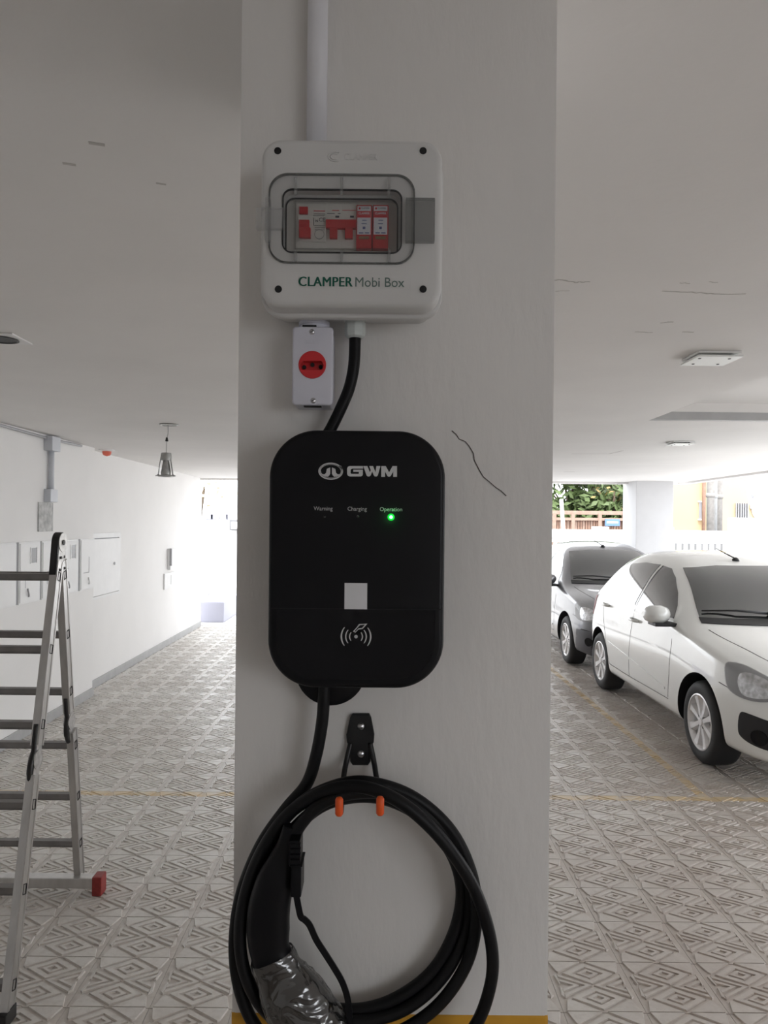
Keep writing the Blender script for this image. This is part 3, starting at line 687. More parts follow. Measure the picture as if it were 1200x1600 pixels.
# ------------------------------------------------------------------ coiled charging cable with connector
org = P(556, 1640, D)
cb = thing('charging_cable', (org.x, D, org.z), 'long black charging cable coiled in loops on the wall hook', 'cable')
W = [  # pixel path with distance from the wall
    (507, 1050, .034), (506, 1090, .034), (503, 1130, .032), (494, 1180, .030), (479, 1225, .030), (446, 1265, .032), (408, 1320, .034), (379, 1390, .036), (367, 1460, .038), (371, 1530, .038),
    (394, 1595, .036), (440, 1648, .034), (510, 1680, .032), (600, 1688, .032), (680, 1665, .034), (738, 1610, .040), (765, 1545, .046), (769, 1485, .052), (752, 1415, .058), (722, 1355, .066), (676, 1296, .072), (620, 1250, .074),
    (560, 1229, .070), (500, 1240, .064), (445, 1278, .058), (402, 1345, .056), (378, 1425, .058), (378, 1500, .058), (404, 1565, .054), (455, 1610, .046), (530, 1630, .040), (610, 1618, .036), (680, 1575, .032),
    (727, 1510, .030), (744, 1440, .030), (738, 1370, .032), (706, 1300, .036), (650, 1248, .044), (585, 1224, .050), (530, 1226, .052), (470, 1255, .050), (425, 1310, .044), (402, 1385, .036), (405, 1460, .030),
    (430, 1520, .024), (480, 1563, .022), (545, 1578, .022), (610, 1564, .020), (672, 1521, .018), (708, 1460, .017), (721, 1395, .018), (706, 1335, .024), (662, 1280, .034), (604, 1249, .042), (545, 1246, .052), (492, 1266, .056), (442, 1318, .050), (413, 1388, .042), (410, 1462, .036), (434, 1532, .030), (490, 1580, .030), (560, 1594, .030), (630, 1578, .026), (690, 1528, .023), (727, 1458, .020), (733, 1388, .022), (714, 1326, .030), (668, 1273, .042),
    (610, 1242, .056), (555, 1239, .064), (505, 1254, .068), (470, 1288, .068), (452, 1325, .067)]
b = BM(); b.tube(spline([P(u, v, D - k) for u, v, k in W], 7), .0071, 14); part('cable', b, 'rubber', cb)
# fourth lower right strand visible under the film: second inner loop
CN = [(456, 1290, 13, .066), (449, 1322, 17, .067), (440, 1348, 23, .067), (430, 1378, 30, .066), (421, 1415, 33, .064), (419, 1450, 34, .062), (422, 1485, 31, .061), (436, 1520, 34, .062), (454, 1552, 44, .063), (478, 1590, 48, .064), (505, 1628, 46, .066), (530, 1660, 40, .068)]
cl = spline([(P(u, v, D - k).x, D - k, P(u, v, D - k).z) for u, v, w_, k in CN], 5)
ws = [c[2] for c in CN]; rad = []
for i in range(len(CN) - 1):
    for k in range(5): rad.append(dist(ws[i] + (ws[i + 1] - ws[i]) * k / 5, D - .065))
rad.append(dist(ws[-1], D - .065))
def sweep(cl_, rad_, fy, n=20, wob=0):
    rings = []
    for i, p in enumerate(cl_):
        t = (cl_[min(i + 1, len(cl_) - 1)] - cl_[max(i - 1, 0)]); t.y = 0; t.normalize(); s_ = Vector((t.z, 0, -t.x)); ring = []
        for k in range(n):
            a = 2 * math.pi * k / n; e = 1 + (random.uniform(-wob, wob) if wob else 0)
            sx_ = math.copysign(abs(math.cos(a)) ** .8, math.cos(a)); sy_ = math.copysign(abs(math.sin(a)) ** .8, math.sin(a))
            ring.append(p + s_ * sx_ * rad_[i] * e + Vector((0, 1, 0)) * sy_ * rad_[i] * fy * e)
        rings.append(ring)
    return rings
b = BM(); b.loft(sweep(cl, rad, .72)); con = part('connector', b, 'black', cb, label='black handheld connector at the cable end')
i0 = 31; b = BM(); b.loft(sweep(cl[i0:], [r * 1.07 + .001 for r in rad[i0:]], .76, 26, .035), False, False); part('plastic_film', b, 'film', con, label='crumpled clear plastic film round the connector head')
for u0, u1, v0, v1, k in ((452, 469, 1312, 1352, .088), (453, 473, 1350, 1352, .09), (455, 471, 1352, 1400, .086)):
    a, c = P(u0, v0, D - k), P(u1, v1, D - k); b = BM(); b.bbox(a.x, c.x, D - k - .004, D - k + .030, c.z, a.z, .002 if v1 - v0 > 5 else .0005); part('trigger', b, 'black', con)
for v in (1320, 1328, 1336, 1344):
    a = P(461, v, D - .092); b = BM(); b.bbox(a.x - .005, a.x + .006, D - .095, D - .088, a.z - .0016, a.z + .0016, .0006); part('trigger_rib', b, 'black', con)
sp_ = [(463, 1398), (466, 1415), (470, 1432), (476, 1437), (484, 1446), (494, 1468), (508, 1490), (522, 1512), (535, 1535), (543, 1560), (546, 1590), (542, 1615)]
pts = spline([P(u, v, D - .082 + .02 * i / 11) for i, (u, v) in enumerate(sp_)], 4); rings = []
for i, p in enumerate(pts):
    t = (pts[min(i + 1, len(pts) - 1)] - pts[max(i - 1, 0)]).normalized(); s_ = t.cross(Vector((0, 1, 0))).normalized() * .0034; y_ = Vector((0, .0011, 0))
    rings.append([p - s_ - y_, p + s_ - y_, p + s_ + y_, p - s_ + y_])
b = BM(); b.loft(rings, smooth=False); part('cap_strap', b, 'black', con)

# ------------------------------------------------------------------ ladder
def lerp(a, b, t): return Vector(a) + (Vector(b) - Vector(a)) * t
LW = .40                                      # width between rail centres
ap, ff, rf = Vector((-1.322, 3.09, 1.66)), Vector((-1.270, 2.575, .012)), Vector((-1.398, 3.50, .055))
lad = thing('folding_ladder', (-1.53, 3.04, 0), 'open aluminium folding ladder with red foot cap standing left of the pillar', 'ladder')
X = Vector((1, 0, 0))
def leg_side(foot, rungs, tag_, sgn):
    mid = .505
    for side in (0, -LW):
        o = X * side
        a0, a1 = lerp(ap, foot, .055) + o, lerp(ap, foot, mid - .03) + o
        b = BM(); b.beam(a0, a1, X, .028, .056); b.beam(a0, a1, X, .031, .010, on=.020); b.beam(a0, a1, X, .031, .010, on=-.020); rail = part('rail', b, 'alu', lad)
        off = X * (.004) + Vector((0, -.012 * sgn, 0))
        c0, c1 = lerp(ap, foot, mid + .03) + o + off, Vector(foot) + o + off
        b = BM(); b.beam(c0, c1, X, .028, .056); b.beam(c0, c1, X, .031, .010, on=.020); b.beam(c0, c1, X, .031, .010, on=-.020); rail2 = part('rail', b, 'alu', lad)
        # mid joint: steel plates with black plastic cover
        j0, j1 = lerp(ap, foot, mid - .05) + o, lerp(ap, foot, mid + .05) + o
        b = BM(); b.beam(j0, j1, X, .018, .050)
        jm = (j0 + j1) / 2; b.lathe(jm - X * .012, X, [(.0001, 0), (.036, 0), (.036, .024), (.0001, .024)], 24, smooth=False)
        jt = part('joint', b, 'steelhinge', lad)
        nrm = (Vector(foot) - ap).normalized().cross(X) * (1 if sgn > 0 else -1); nrm = nrm if nrm.y < 0 else -nrm
        b = BM(); b.tube(spline([lerp(j0, j1, -.25) + nrm * .026, lerp(j0, j1, .15) + nrm * .026, lerp(j0, j1, .35) + nrm * .022, lerp(j0, j1, .6) + nrm * .038, lerp(j0, j1, .85) + nrm * .036, lerp(j0, j1, 1.05) + nrm * .022], 4), [.010] * 8 + [.011] * 8 + [.009] * 5, 8)
        part('joint_cover', b, 'ladblk', jt)
        for t in rungs:
            r0 = lerp(ap, foot, t) + o + (off if t > mid else Vector((0, 0, 0)))
            e = (Vector(foot) - ap).normalized() * .017; xx = X * (.0145 if side == 0 else -.0145)
            n_ = e.normalized().cross(X); b = BM()
            for q, w2 in ((.0125, .003), (-.0125, .003)): b.beam(r0 + xx - e + n_ * q, r0 + xx + e + n_ * q, X, .004, w2)
            for q in (-1, 1): b.beam(r0 + xx + e * q - n_ * .0125, r0 + xx + e * q + n_ * .0125, X, .004, .003)
            part('rung_end', b, 'ladblk', rail if t < mid else rail2)
    for t in rungs:
        r0 = lerp(ap, foot, t) + (X * .004 + Vector((0, -.012 * sgn, 0)) if t > mid else Vector((0, 0, 0)))
        # D-shaped rung: flat tread on top
        b = BM(); e = Vector((0, 1, 0)); zz = Vector((0, 0, 1)); prof = [(-.015, -.017), (.015, -.017), (.019, -.008), (.017, .012), (-.017, .012), (-.019, -.008)]
        b.loft([[r0 - X * .012 + e * p + zz * q for p, q in prof], [r0 - X * (LW - .012) + e * p + zz * q for p, q in prof]], smooth=False); part('rung', b, 'aludark', lad)
leg_side(ff, (.091, .2625, .4296, .595, .7614, .937), 'front', 1)
leg_side(rf, (.0933, .2547, .4164, .5776, .7357, .886), 'rear', -1)
for side in (0, -LW):                        # top hinge
    o = X * side; b = BM(); c = ap + o + Vector((0, 0, -.012))
    b.lathe(c - X * .015, X, [(.0001, 0), (.040, 0), (.040, .030), (.0001, .030)], 28, smooth=False)
    b.beam(c, lerp(ap, ff, .10) + o, X, .024, .050); b.beam(c, lerp(ap, rf, .10) + o, X, .024, .050); hg = part('hinge', b, 'steelhinge', lad, sharp=40)
    b = BM(); b.cyl(c - X * .019, c + X * .019, .011, 16); part('hinge_bolt', b, 'ladblk', hg)
    for t, ft in ((.045, ff), (.075, ff), (.045, rf), (.075, rf)):
        q = lerp(ap, ft, t) + o; b = BM(); b.cyl(q - X * .017, q + X * .0175, .006, 12); part('rivet', b, 'ladblk', hg)
    b = BM(); dv = (ff - ap).normalized(); nv = Vector((0, -1, .25)).normalized()
    arc = [c + Vector((0, -.043 * math.sin(a), .043 * math.cos(a))) for a in np.linspace(-.15, 1.45, 8)] + [lerp(ap, ff, .09) + o + nv * .030]
    rg = []
    for p in arc: rg.append([p - X * .016, p + X * .012, p + X * .012 + (c - p).normalized() * .012, p - X * .016 + (c - p).normalized() * .012])
    b.loft(rg, smooth=False); part('hinge_cover', b, 'ladblk', hg)
# stabiliser bar on the rear legs with end caps
sz = .052; ys_ = 3.47
b = BM(); b.bbox(-2.13, -1.302, ys_ - .028, ys_ + .028, sz - .020, sz + .028, .006); bar = part('stabiliser_bar', b, 'alu', lad)
for x in (-1.285, -2.147):
    b = BM(); b.bbox(x - .022, x + .022, ys_ - .034, ys_ + .034, .0005, sz + .036, .006); part('foot_cap', b, 'ladred', bar, label='red plastic foot cap')
for x in (ff.x, ff.x - LW):
    b = BM(); b.bbox(x - .017 + .004, x + .017 + .004, ff.y - .05, ff.y + .03, .0005, .05, .005); part('foot', b, 'ladblk', lad)

# ------------------------------------------------------------------ left wall
sides = [(0, 'cut by the picture edge'), (1, 'second from the picture edge'), (2, 'half hidden behind the ladder top'), (3, 'just right of the ladder top'), (4, 'without window, last before the wall corner')]
ed = [(5.38, 5.755), (5.80, 6.16), (6.195, 6.555), (6.58, 6.945), (6.995, 7.345)]
mz0, mz1 = 1.075, 1.566
for k, (y0, y1) in enumerate(ed):
    t = thing('meter_cabinet', (XL, (y0 + y1) / 2, mz0), 'white electricity meter cabinet on the left wall, ' + sides[k][1], 'meter cabinet', 'meter cabinets on the left wall')
    b = BM(); b.bbox(XL + .0005, XL + .022, y0, y1, mz0, mz1, .003); part('body', b, 'meter', t)
    if k < 4:
        b = BM(); b.box(XL + .0005, XL + .012, y1, ed[k + 1][0], mz0 + .004, mz1 - .004); part('joint_strip', b, 'grey', t)
    b = BM(); b.bbox(XL + .020, XL + .028, y0 + .012, y1 - .010, mz0 + .012, mz1 - .012, .002); dr = part('door', b, 'meter', t)
    if 0 < k < 4:
        wy0, wy1 = y0 + .185, y0 + .285
        b = BM(); b.bbox(XL + .0275, XL + .030, wy0, wy1, 1.395, 1.515, .001); pn = part('door_window', b, 'metergap', dr)
        b = BM(); b.box(XL + .0275, XL + .032, wy0 - .012, wy0, 1.390, 1.520); b.box(XL + .0275, XL + .032, wy1, wy1 + .012, 1.390, 1.520); part('window_frame', b, 'meter', pn)
    if k == 4:
        b = BM(); b.box(XL + .0275, XL + .0300, y0 + .07, y0 + .20, 1.238, 1.245); b.box(XL + .0275, XL + .0300, y0 + .195, y0 + .20, 1.245, 1.39); part('panel_line', b, 'grey', dr)
    elif k:
        b = BM(); b.box(XL + .0275, XL + .0295, y0 + .09, y0 + .095, 1.20, 1.31); b.box(XL + .0275, XL + .0295, y0 + .09, y0 + .13, 1.305, 1.31); part('panel_line', b, 'grey', dr)
    if k:
        b = BM(); b.tube(spline([(XL + .029, y0 + .135 + .05 * (k > 3), 1.19), (XL + .040, y0 + .125 + .05 * (k > 3), 1.165), (XL + .040, y0 + .135 + .05 * (k > 3), 1.14), (XL + .029, y0 + .155 + .05 * (k > 3), 1.128)], 4), .006, 8); part('handle', b, 'grey' if k < 4 else 'meter', dr)
# cabinet on the far wall
y0, y1, z0, z1 = 7.62, 8.40, .95, 1.56
t = thing('wall_cabinet', (XLF, (y0 + y1) / 2, z0), 'plain white flush cabinet with one door just beyond the wall corner', 'cabinet')
b = BM(); b.frame(0, 0, 1, 1, .01, .9, .9, .01, 0, 0) if False else None
b = BM()
for a0, a1, c0, c1 in ((y0 - .03, y0, z0 - .03, z1 + .05), (y1, y1 + .05, z0 - .03, z1 + .05), (y0, y1, z1, z1 + .05), (y0, y1, z0 - .03, z0)): b.box(XLF + .0005, XLF + .020, a0, a1, c0, c1)
part('frame', b, 'meter', t); b = BM(); b.bbox(XLF + .001, XLF + .024, y0 + .014, y1 - .008, z0 + .006, z1 - .012, .002); dr = part('door', b, 'meter', t)
b = BM(); b.box(XLF + .0006, XLF + .004, y0, y1, z0, z1); part('door_gap', b, 'grey', t)
b = BM(); b.cyl((XLF + .022, y1 - .17, 1.27), (XLF + .034, y1 - .17, 1.27), .016, 16); part('knob', b, 'grey', dr)
# conduit with boxes above the meter cabinets
yc_ = 6.34
t = thing('wall_conduit', (XL, yc_, 1.90), 'grey vertical conduit between two small junction boxes above the meter cabinets', 'conduit')
b = BM(); b.cyl((XL + .030, yc_, 1.98), (XL + .030, yc_, 2.36), .023, 20); part('pipe', b, 'conduit', t)
b = BM(); b.bbox(XL + .0005, XL + .075, yc_ - .085, yc_ + .075, 2.33, CEIL - .012, .006); part('junction_box', b, 'conduit', t)
b = BM(); b.bbox(XL + .0005, XL + .060, yc_ - .075, yc_ + .065, 1.895, 2.005, .006); part('junction_box', b, 'conduit', t)
b = BM(); b.bbox(XL + .0005, XL + .012, 6.155, 6.425, 1.645, 1.890, .003); solo('wall_plate', b, 'galv', 'square of bare patchy plaster below the wall conduit', 'plate')
b = BM(); b.tube(spline([(XL + .02, yy, CEIL - .022 - .006 * math.sin(yy * 2.3)) for yy in np.arange(1.0, YC + .01, .4)], 3), .011, 8)
solo('ceiling_cable', b, 'grey', 'thin grey cable along the top of the left wall', 'cable')
p = P(167, 701, 7.55)
t = thing('alarm_beacon', (p.x, p.y, CEIL - .09), 'small red dome beacon on the ceiling at the wall corner', 'beacon')
b = BM(); b.lathe((p.x, p.y, CEIL - .0005), (0, 0, -1), [(.0001, 0), (.08, 0), (.08, .012), (.05, .018), (.0001, .018)], 24); part('base', b, 'meter', t, sharp=40)
b = BM(); b.lathe((p.x, p.y, CEIL - .017), (0, 0, -1), [(.045, 0), (.044, .02), (.034, .04), (.0001, .05)], 24); part('dome', b, 'alarm', t)
# entry panel on the far wall
def far(u): return -XLF * F / (U0 - u)
t = thing('intercom_panel', (XLF, 10.4, 1.15), 'narrow intercom panel with dark slot on the far left wall', 'intercom')
ya, yb2 = far(262), far(272)
b = BM(); b.bbox(XLF + .0005, XLF + .045, ya, yb2, 1.06, 1.36, .006); part('body', b, 'meter', t)
b = BM(); b.bbox(XLF + .030, XLF + .060, ya - .004, ya + .03, 1.12, 1.36, .004); part('dark_slot', b, 'grey', t)
t = thing('switch_plate', (XLF, 10.3, .87), 'white switch plate under the intercom panel', 'switch'); ya, yb2 = far(256), far(272)
b = BM(); b.bbox(XLF + .0005, XLF + .020, ya, yb2, .80, 1.02, .004); part('plate', b, 'meter', t)
b = BM(); b.bbox(XLF + .016, XLF + .026, ya + .30, ya + .36, .85, .98, .003); part('rocker', b, 'meter', t)
# hanging downlight
hp = cz(264, 663)
t = thing('hanging_lamp', (hp.x, hp.y, 2.07), 'grey downlight dangling on its wire below a hole in the ceiling', 'lamp')
b = BM(); b.lathe((hp.x, hp.y, CEIL - .0005), (0, 0, -1), [(.0001, 0), (.068, 0), (.072, .004), (.060, .008), (.052, .003), (.0001, .003)], 28); pl = part('ceiling_ring', b, 'lampmetal', t, sharp=30)
lt = 2.25
b = BM(); b.tube(spline([(hp.x - .008, hp.y, CEIL), (hp.x - .006, hp.y, 2.40), (hp.x - .014, hp.y, 2.35), (hp.x - .017, hp.y, lt - .02)], 6), .0035, 8); wr = part('wire', b, 'wire', t)
b = BM(); b.lathe((hp.x - .015, hp.y, 2.368), (0, 0, -1), [(.0001, 0), (.006, .002), (.012, .03), (.0001, .032)], 10); part('wire_connector', b, 'ladblk', wr)
cx_, cy_ = hp.x - .018, hp.y
b = BM(); b.lathe((cx_, cy_, lt), (0, 0, -1), [(.0001, 0), (.036, 0), (.040, .02), (.040, .055), (.0001, .056)], 24); b.lathe((cx_, cy_, lt - .056), (0, 0, -1), [(.022, 0), (.027, .03), (.032, .06), (.036, .085), (.036, .108), (.040, .108)], 24); part('lamp_body', b, 'lampmetal', t, sharp=35)
b = BM(); b.lathe((cx_, cy_, lt - .163), (0, 0, -1), [(.040, 0), (.062, .004), (.064, .012), (.040, .014)], 28); part('trim_ring', b, 'lampmetal', t, sharp=35)
for s_ in (-1, 1):
    b = BM(); b.beam((cx_ + s_ * .034, cy_ - .01, lt - .03), (cx_ + s_ * .054, cy_ - .01, lt - .168), (0, 1, 0), .020, .006); part('bracket', b, 'lampmetal', t)
    b = BM(); b.beam((cx_ + s_ * .050, cy_ - .01, lt - .160), (cx_ + s_ * .074, cy_ - .01, lt - .172), (0, 1, 0), .016, .006); part('spring_clip', b, 'lampmetal', t)
# recessed downlight top left
hp = cz(2, 528)
t = thing('recessed_downlight', (hp.x, hp.y, CEIL - .01), 'round recessed downlight at the left picture edge', 'lamp')
b = BM(); b.bbox(hp.x - .085, hp.x + .085, hp.y - .085, hp.y + .085, CEIL - .006, CEIL - .0005, .002); part('bezel', b, 'meter', t)
b = BM(); b.lathe((hp.x, hp.y, CEIL - .0062), (0, 0, -1), [(.062, 0), (.066, .003), (.058, .004), (.052, .0004), (.0001, .0002)], 28); part('dark_recess', b, 'ladblk', t, sharp=30)
# flat square ceiling lamps on the right
for k, (u, v, lb) in enumerate(((1111, 555, 'square frosted ceiling lamp nearest the camera'), (1063, 690.5, 'square frosted ceiling lamp beyond the ceiling recess'))):
    hp = cz(u, v); t = thing('ceiling_lamp', (hp.x, hp.y, CEIL - .03), lb, 'lamp', 'square ceiling lamps'); s_ = .088
    b = BM(); b.bbox(hp.x - s_, hp.x + s_, hp.y - s_, hp.y + s_, CEIL - .010, CEIL - .0005, .002); part('base', b, 'meter', t)
    b = BM(); b.bbox(hp.x - s_ - .004, hp.x + s_ + .004, hp.y - s_ - .004, hp.y + s_ + .004, CEIL - .026, CEIL - .018, .003); part('glass_panel', b, 'lamp_gl', t)
    for i, j in ((-.8, -.6), (.6, -.6), (-.6, .6), (.6, .6)):
        b = BM(); b.cyl((hp.x + i * s_, hp.y + j * s_, CEIL - .028), (hp.x + i * s_, hp.y + j * s_, CEIL - .008), .006, 12); part('stud', b, 'ladblk', t)

# ------------------------------------------------------------------ cars
XC = 3.205
ST = [  # y, zb, xb, xs, zs, xw, zw, xl, zl, xr, zr, zt
    (-.02, .26, .30, .40, .30, .44, .50, .40, .64, .28, .69, .70),
    (.03, .20, .50, .60, .25, .645, .48, .60, .69, .46, .735, .75),
    (.16, .18, .60, .735, .24, .765, .50, .715, .735, .56, .795, .815),
    (.40, .18, .66, .80, .23, .832, .52, .775, .80, .60, .865, .89),
    (.80, .19, .68, .83, .24, .855, .57, .795, .865, .63, .925, .955),
    (1.12, .19, .68, .835, .24, .858, .60, .80, .915, .70, .965, 1.00),
    (1.42, .19, .68, .835, .24, .858, .62, .80, .955, .66, 1.175, 1.215),
    (1.80, .19, .68, .835, .24, .858, .62, .80, .970, .60, 1.395, 1.435),
    (2.30, .19, .68, .835, .24, .858, .62, .80, .985, .59, 1.475, 1.52),
    (2.85, .19, .68, .835, .24, .858, .64, .795, 1.00, .58, 1.475, 1.515),
    (3.28, .19, .68, .83, .24, .852, .66, .785, 1.02, .56, 1.41, 1.445),
    (3.58, .22, .66, .80, .28, .835, .66, .765, 1.01, .60, 1.20, 1.225),
    (3.74, .26, .60, .74, .32, .78, .62, .72, .93, .58, 1.03, 1.04),
    (3.80, .32, .40, .60, .38, .66, .60, .60, .82, .46, .90, .92)]
def car(yf, paint, name, label, grp, cross=False):
    root = thing(name, (XC, yf + 1.9, 0), label, 'car', grp)
    rings = []
    for y, zb, xb, xs, zs, xw, zw, xl, zl, xr, zr, zt in ST:
        h = [(xb, zb), (xs, zs), (xw, zw), (xl, zl), (xr, zr)]
        r = [(0, zb)] + h + [(xr * .5, zr + (zt - zr) * .8), (0, zt)]
        r += [(-x, z) for x, z in reversed(r[1:-1])]; rings.append([(XC + x, yf + y, z) for x, z in r])
    bb = BM(); bb.loft(rings); me = mesh_of('cage', bb, (0, 0, 0)); o = bpy.data.objects.new('cage', me); COL.objects.link(o)
    # crease the sill, belt line and hood edge
    cr = me.attributes.new('crease_edge', 'FLOAT', 'EDGE'); n = len(rings[0]); lines_ = {1: .8, 13: .8, 2: .3, 12: .3, 4: .45, 10: .45}
    if n == 14: pass
    for e in me.edges:
        a, c = e.vertices; 
        if a % n == c % n and abs(a - c) == n: cr.data[e.index].value = lines_.get(a % n, 0)
    ms = o.modifiers.new('s', 'SUBSURF'); ms.levels = 3; ms.render_levels = 3
    dg = bpy.context.evaluated_depsgraph_get(); smooth = bpy.data.meshes.new_from_object(o.evaluated_get(dg))
    bvh = BVHTree.FromPolygons([v.co[:] for v in smooth.vertices], [p.vertices[:] for p in smooth.polygons])
    # wheel wells
    wy = (.80, 3.25); cut = BM()
    for y in wy:
        for s_ in (-1, 1): cut.cyl((XC + s_ * .52, yf + y, .31), (XC + s_ * 1.1, yf + y, .31), .352, 48)
    cme = mesh_of('cut', cut, (0, 0, 0)); cme.materials.append(M['carblk']); co = bpy.data.objects.new('cut', cme); COL.objects.link(co)
    smooth.materials.clear(); smooth.materials.append(M[paint]); smooth.polygons.foreach_set('use_smooth', [True] * len(smooth.polygons))
    o2 = bpy.data.objects.new('b', smooth); COL.objects.link(o2); mb = o2.modifiers.new('b', 'BOOLEAN'); mb.object = co; mb.operation = 'DIFFERENCE'; mb.solver = 'EXACT'; mb.material_mode = 'TRANSFER'
    dg = bpy.context.evaluated_depsgraph_get(); fin = bpy.data.meshes.new_from_object(o2.evaluated_get(dg))
    for q in (o, o2, co): bpy.data.objects.remove(q)
    fin.transform(Matrix.Translation(-root.location)); fin.set_sharp_from_angle(angle=math.radians(35)); fin.name = 'body_shell'
    link(bpy.data.objects.new('body_shell', fin), root)
    def patch(nm, poly, to3, direction, m, off=.004, parent=root, step=.05, label_=None, thick=.003, mir=False):
        """polygon projected onto the body, set proud by off"""
        dn = []
        for i in range(len(poly)):
            a, c = Vector(poly[i]), Vector(poly[(i + 1) % len(poly)]); k = max(1, int((c - a).length / step))
            for j in range(k): dn.append(a + (c - a) * j / k)
        lo = [min(p[i] for p in dn) for i in (0, 1)]; hi = [max(p[i] for p in dn) for i in (0, 1)]
        def inside(x, y):
            r = False
            for i in range(len(dn)):
                a, c = dn[i], dn[i - 1]
                if (a.y > y) != (c.y > y) and x < (c.x - a.x) * (y - a.y) / (c.y - a.y) + a.x: r = not r
            return r
        extra = [Vector((x, y)) for x in np.arange(lo[0] + step / 2, hi[0], step) for y in np.arange(lo[1] + step / 2, hi[1], step) if inside(x, y)]
        nb = len(dn); vs, es, fs, *_ = delaunay_2d_cdt(dn + extra, [(i, (i + 1) % nb) for i in range(nb)], [list(range(nb))], 1, 1e-5)
        hits = []; 
        for v in vs:
            o3, d3 = to3(v); h = bvh.ray_cast(o3, d3); hits.append((h[0], h[1]) if h[0] is not None else None)
        ok = [h for h in hits if h]
        if not ok: return None
        P3, N3 = [], []
        for i, h in enumerate(hits):
            if h is None:
                j = min((k for k in range(len(hits)) if hits[k]), key=lambda k: (vs[k] - vs[i]).length); h = hits[j]
            P3.append(h[0]); N3.append(h[1])
        outv = [p + n_ * off for p, n_ in zip(P3, N3)]; inv = [p - n_ * thick for p, n_ in zip(P3, N3)]; k = len(vs)
        for sx in ((1, -1) if mir else (1,)):
            b_ = BM(); fl = lambda p: Vector((2 * XC - p.x, p.y, p.z)) if sx < 0 else p
            b_.add([fl(p) for p in outv] + [fl(p) for p in inv], [tuple(f) for f in fs] + [tuple(i + k for i in reversed(f)) for f in fs], True)
            cnt = {}
            for f in fs:
                for i in range(len(f)): e = (f[i], f[(i + 1) % len(f)]); cnt[e] = 1
            b_.add([], [], False); o_ = len(b_.v) - 2 * k
            for (a, c) in cnt:
                if (c, a) not in cnt: b_.f.append((a, c, c + k, a + k)); b_.sm.append(False)
            r_ = part(nm, b_, m, parent, label=label_, sharp=40)
        return r_
    def cs(poly, n_=4):
        q = [Vector(p) for p in poly]; out_ = []
        for i in range(len(q)):
            p0, p1, p2, p3 = q[i - 1], q[i], q[(i + 1) % len(q)], q[(i + 2) % len(q)]
            for k in range(n_): t = k / n_; out_.append(.5 * ((2 * p1) + (p2 - p0) * t + (2 * p0 - 5 * p1 + 4 * p2 - p3) * t * t + (-p0 + 3 * p1 - 3 * p2 + p3) * t ** 3))
        return out_
    left = lambda v: (Vector((XC - 2, yf + v[0], v[1])), Vector((1, 0, 0)))
    fr = lambda v: (Vector((XC + v[0], yf - 2, v[1])), Vector((0, 1, 0)))
    rearv = lambda v: (Vector((XC + v[0], yf + 6, v[1])), Vector((0, -1, 0)))
    topv = lambda v: (Vector((XC + v[0], yf + v[1], 3)), Vector((0, 0, -1)))
    # glass
    sw1 = [(1.40, .985), (2.21, 1.000), (2.13, 1.375), (1.97, 1.360), (1.80, 1.295), (1.60, 1.18), (1.48, 1.085)]
    sw2 = [(2.28, 1.000), (3.20, 1.045), (3.17, 1.16), (3.08, 1.30), (2.90, 1.355), (2.55, 1.385), (2.21, 1.382)]
    patch('side_window', [(y + (.012 if y > 2.2 and z < 1.1 else 0), z) for y, z in sw1], left, 0, 'carglass', mir=True); patch('side_window', sw2, left, 0, 'carglass', mir=True)
    patch('window_pillar', [(2.215, 1.000), (2.238, 1.000), (2.162, 1.378), (2.14, 1.376)], left, 0, 'carblk' , off=.0035, mir=True)
    ws_ = [(-.655, 1.01), (.655, 1.01), (.63, 1.08), (.535, 1.33), (.51, 1.375), (.25, 1.40), (-.25, 1.40), (-.51, 1.375), (-.535, 1.33), (-.63, 1.08)]
    glass = patch('windscreen', ws_, fr, 0, 'carglass', off=.005)
    patch('rear_window', [(-.52, 1.10), (.52, 1.10), (.47, 1.36), (-.47, 1.36)], rearv, 0, 'carglass')
    patch('cowl', [(-.665, .985), (.665, .985), (.655, 1.02), (-.655, 1.02)], fr, 0, 'carblk', off=.007, step=.04)
    # door seams
    sw = .007
    def seam(pts, m='seam', w_=.006, to=left, mir=True, off=.0015):
        pts = [Vector(p) for p in pts]; a, c = [], []
        for i, p in enumerate(pts):
            t_ = (pts[min(i + 1, len(pts) - 1)] - pts[max(i - 1, 0)]).normalized(); n_ = Vector((-t_.y, t_.x)) * w_ / 2; a.append(p + n_); c.append(p - n_)
        patch('panel_gap', a + c[::-1], to, 0, m, off=off, step=.08, mir=mir)
    seam([(1.36, .94), (1.32, .80), (1.31, .55), (1.34, .36)]); seam([(2.245, .97), (2.26, .70), (2.27, .34)]); seam([(3.22, 1.03), (3.14, .82), (3.00, .62), (2.90, .40), (2.86, .34)])
    seam([(1.34, .345), (2.27, .335), (2.86, .34)], w_=.005)
    seam([(.28, .625), (.40, .64), (.52, .655)], w_=.006)
    # body crease lines (raised moulding highlight)
    seam([(1.40, .42), (1.60, .44), (2.0, .485), (2.9, .56)], m=paint, w_=.018, off=.006)
    hood = [(-.66, 1.02), (-.63, .75), (-.58, .42), (-.53, .22)]
    for s_ in (1, -1): seam([(x * s_, y) for x, y in hood], to=topv, mir=False)
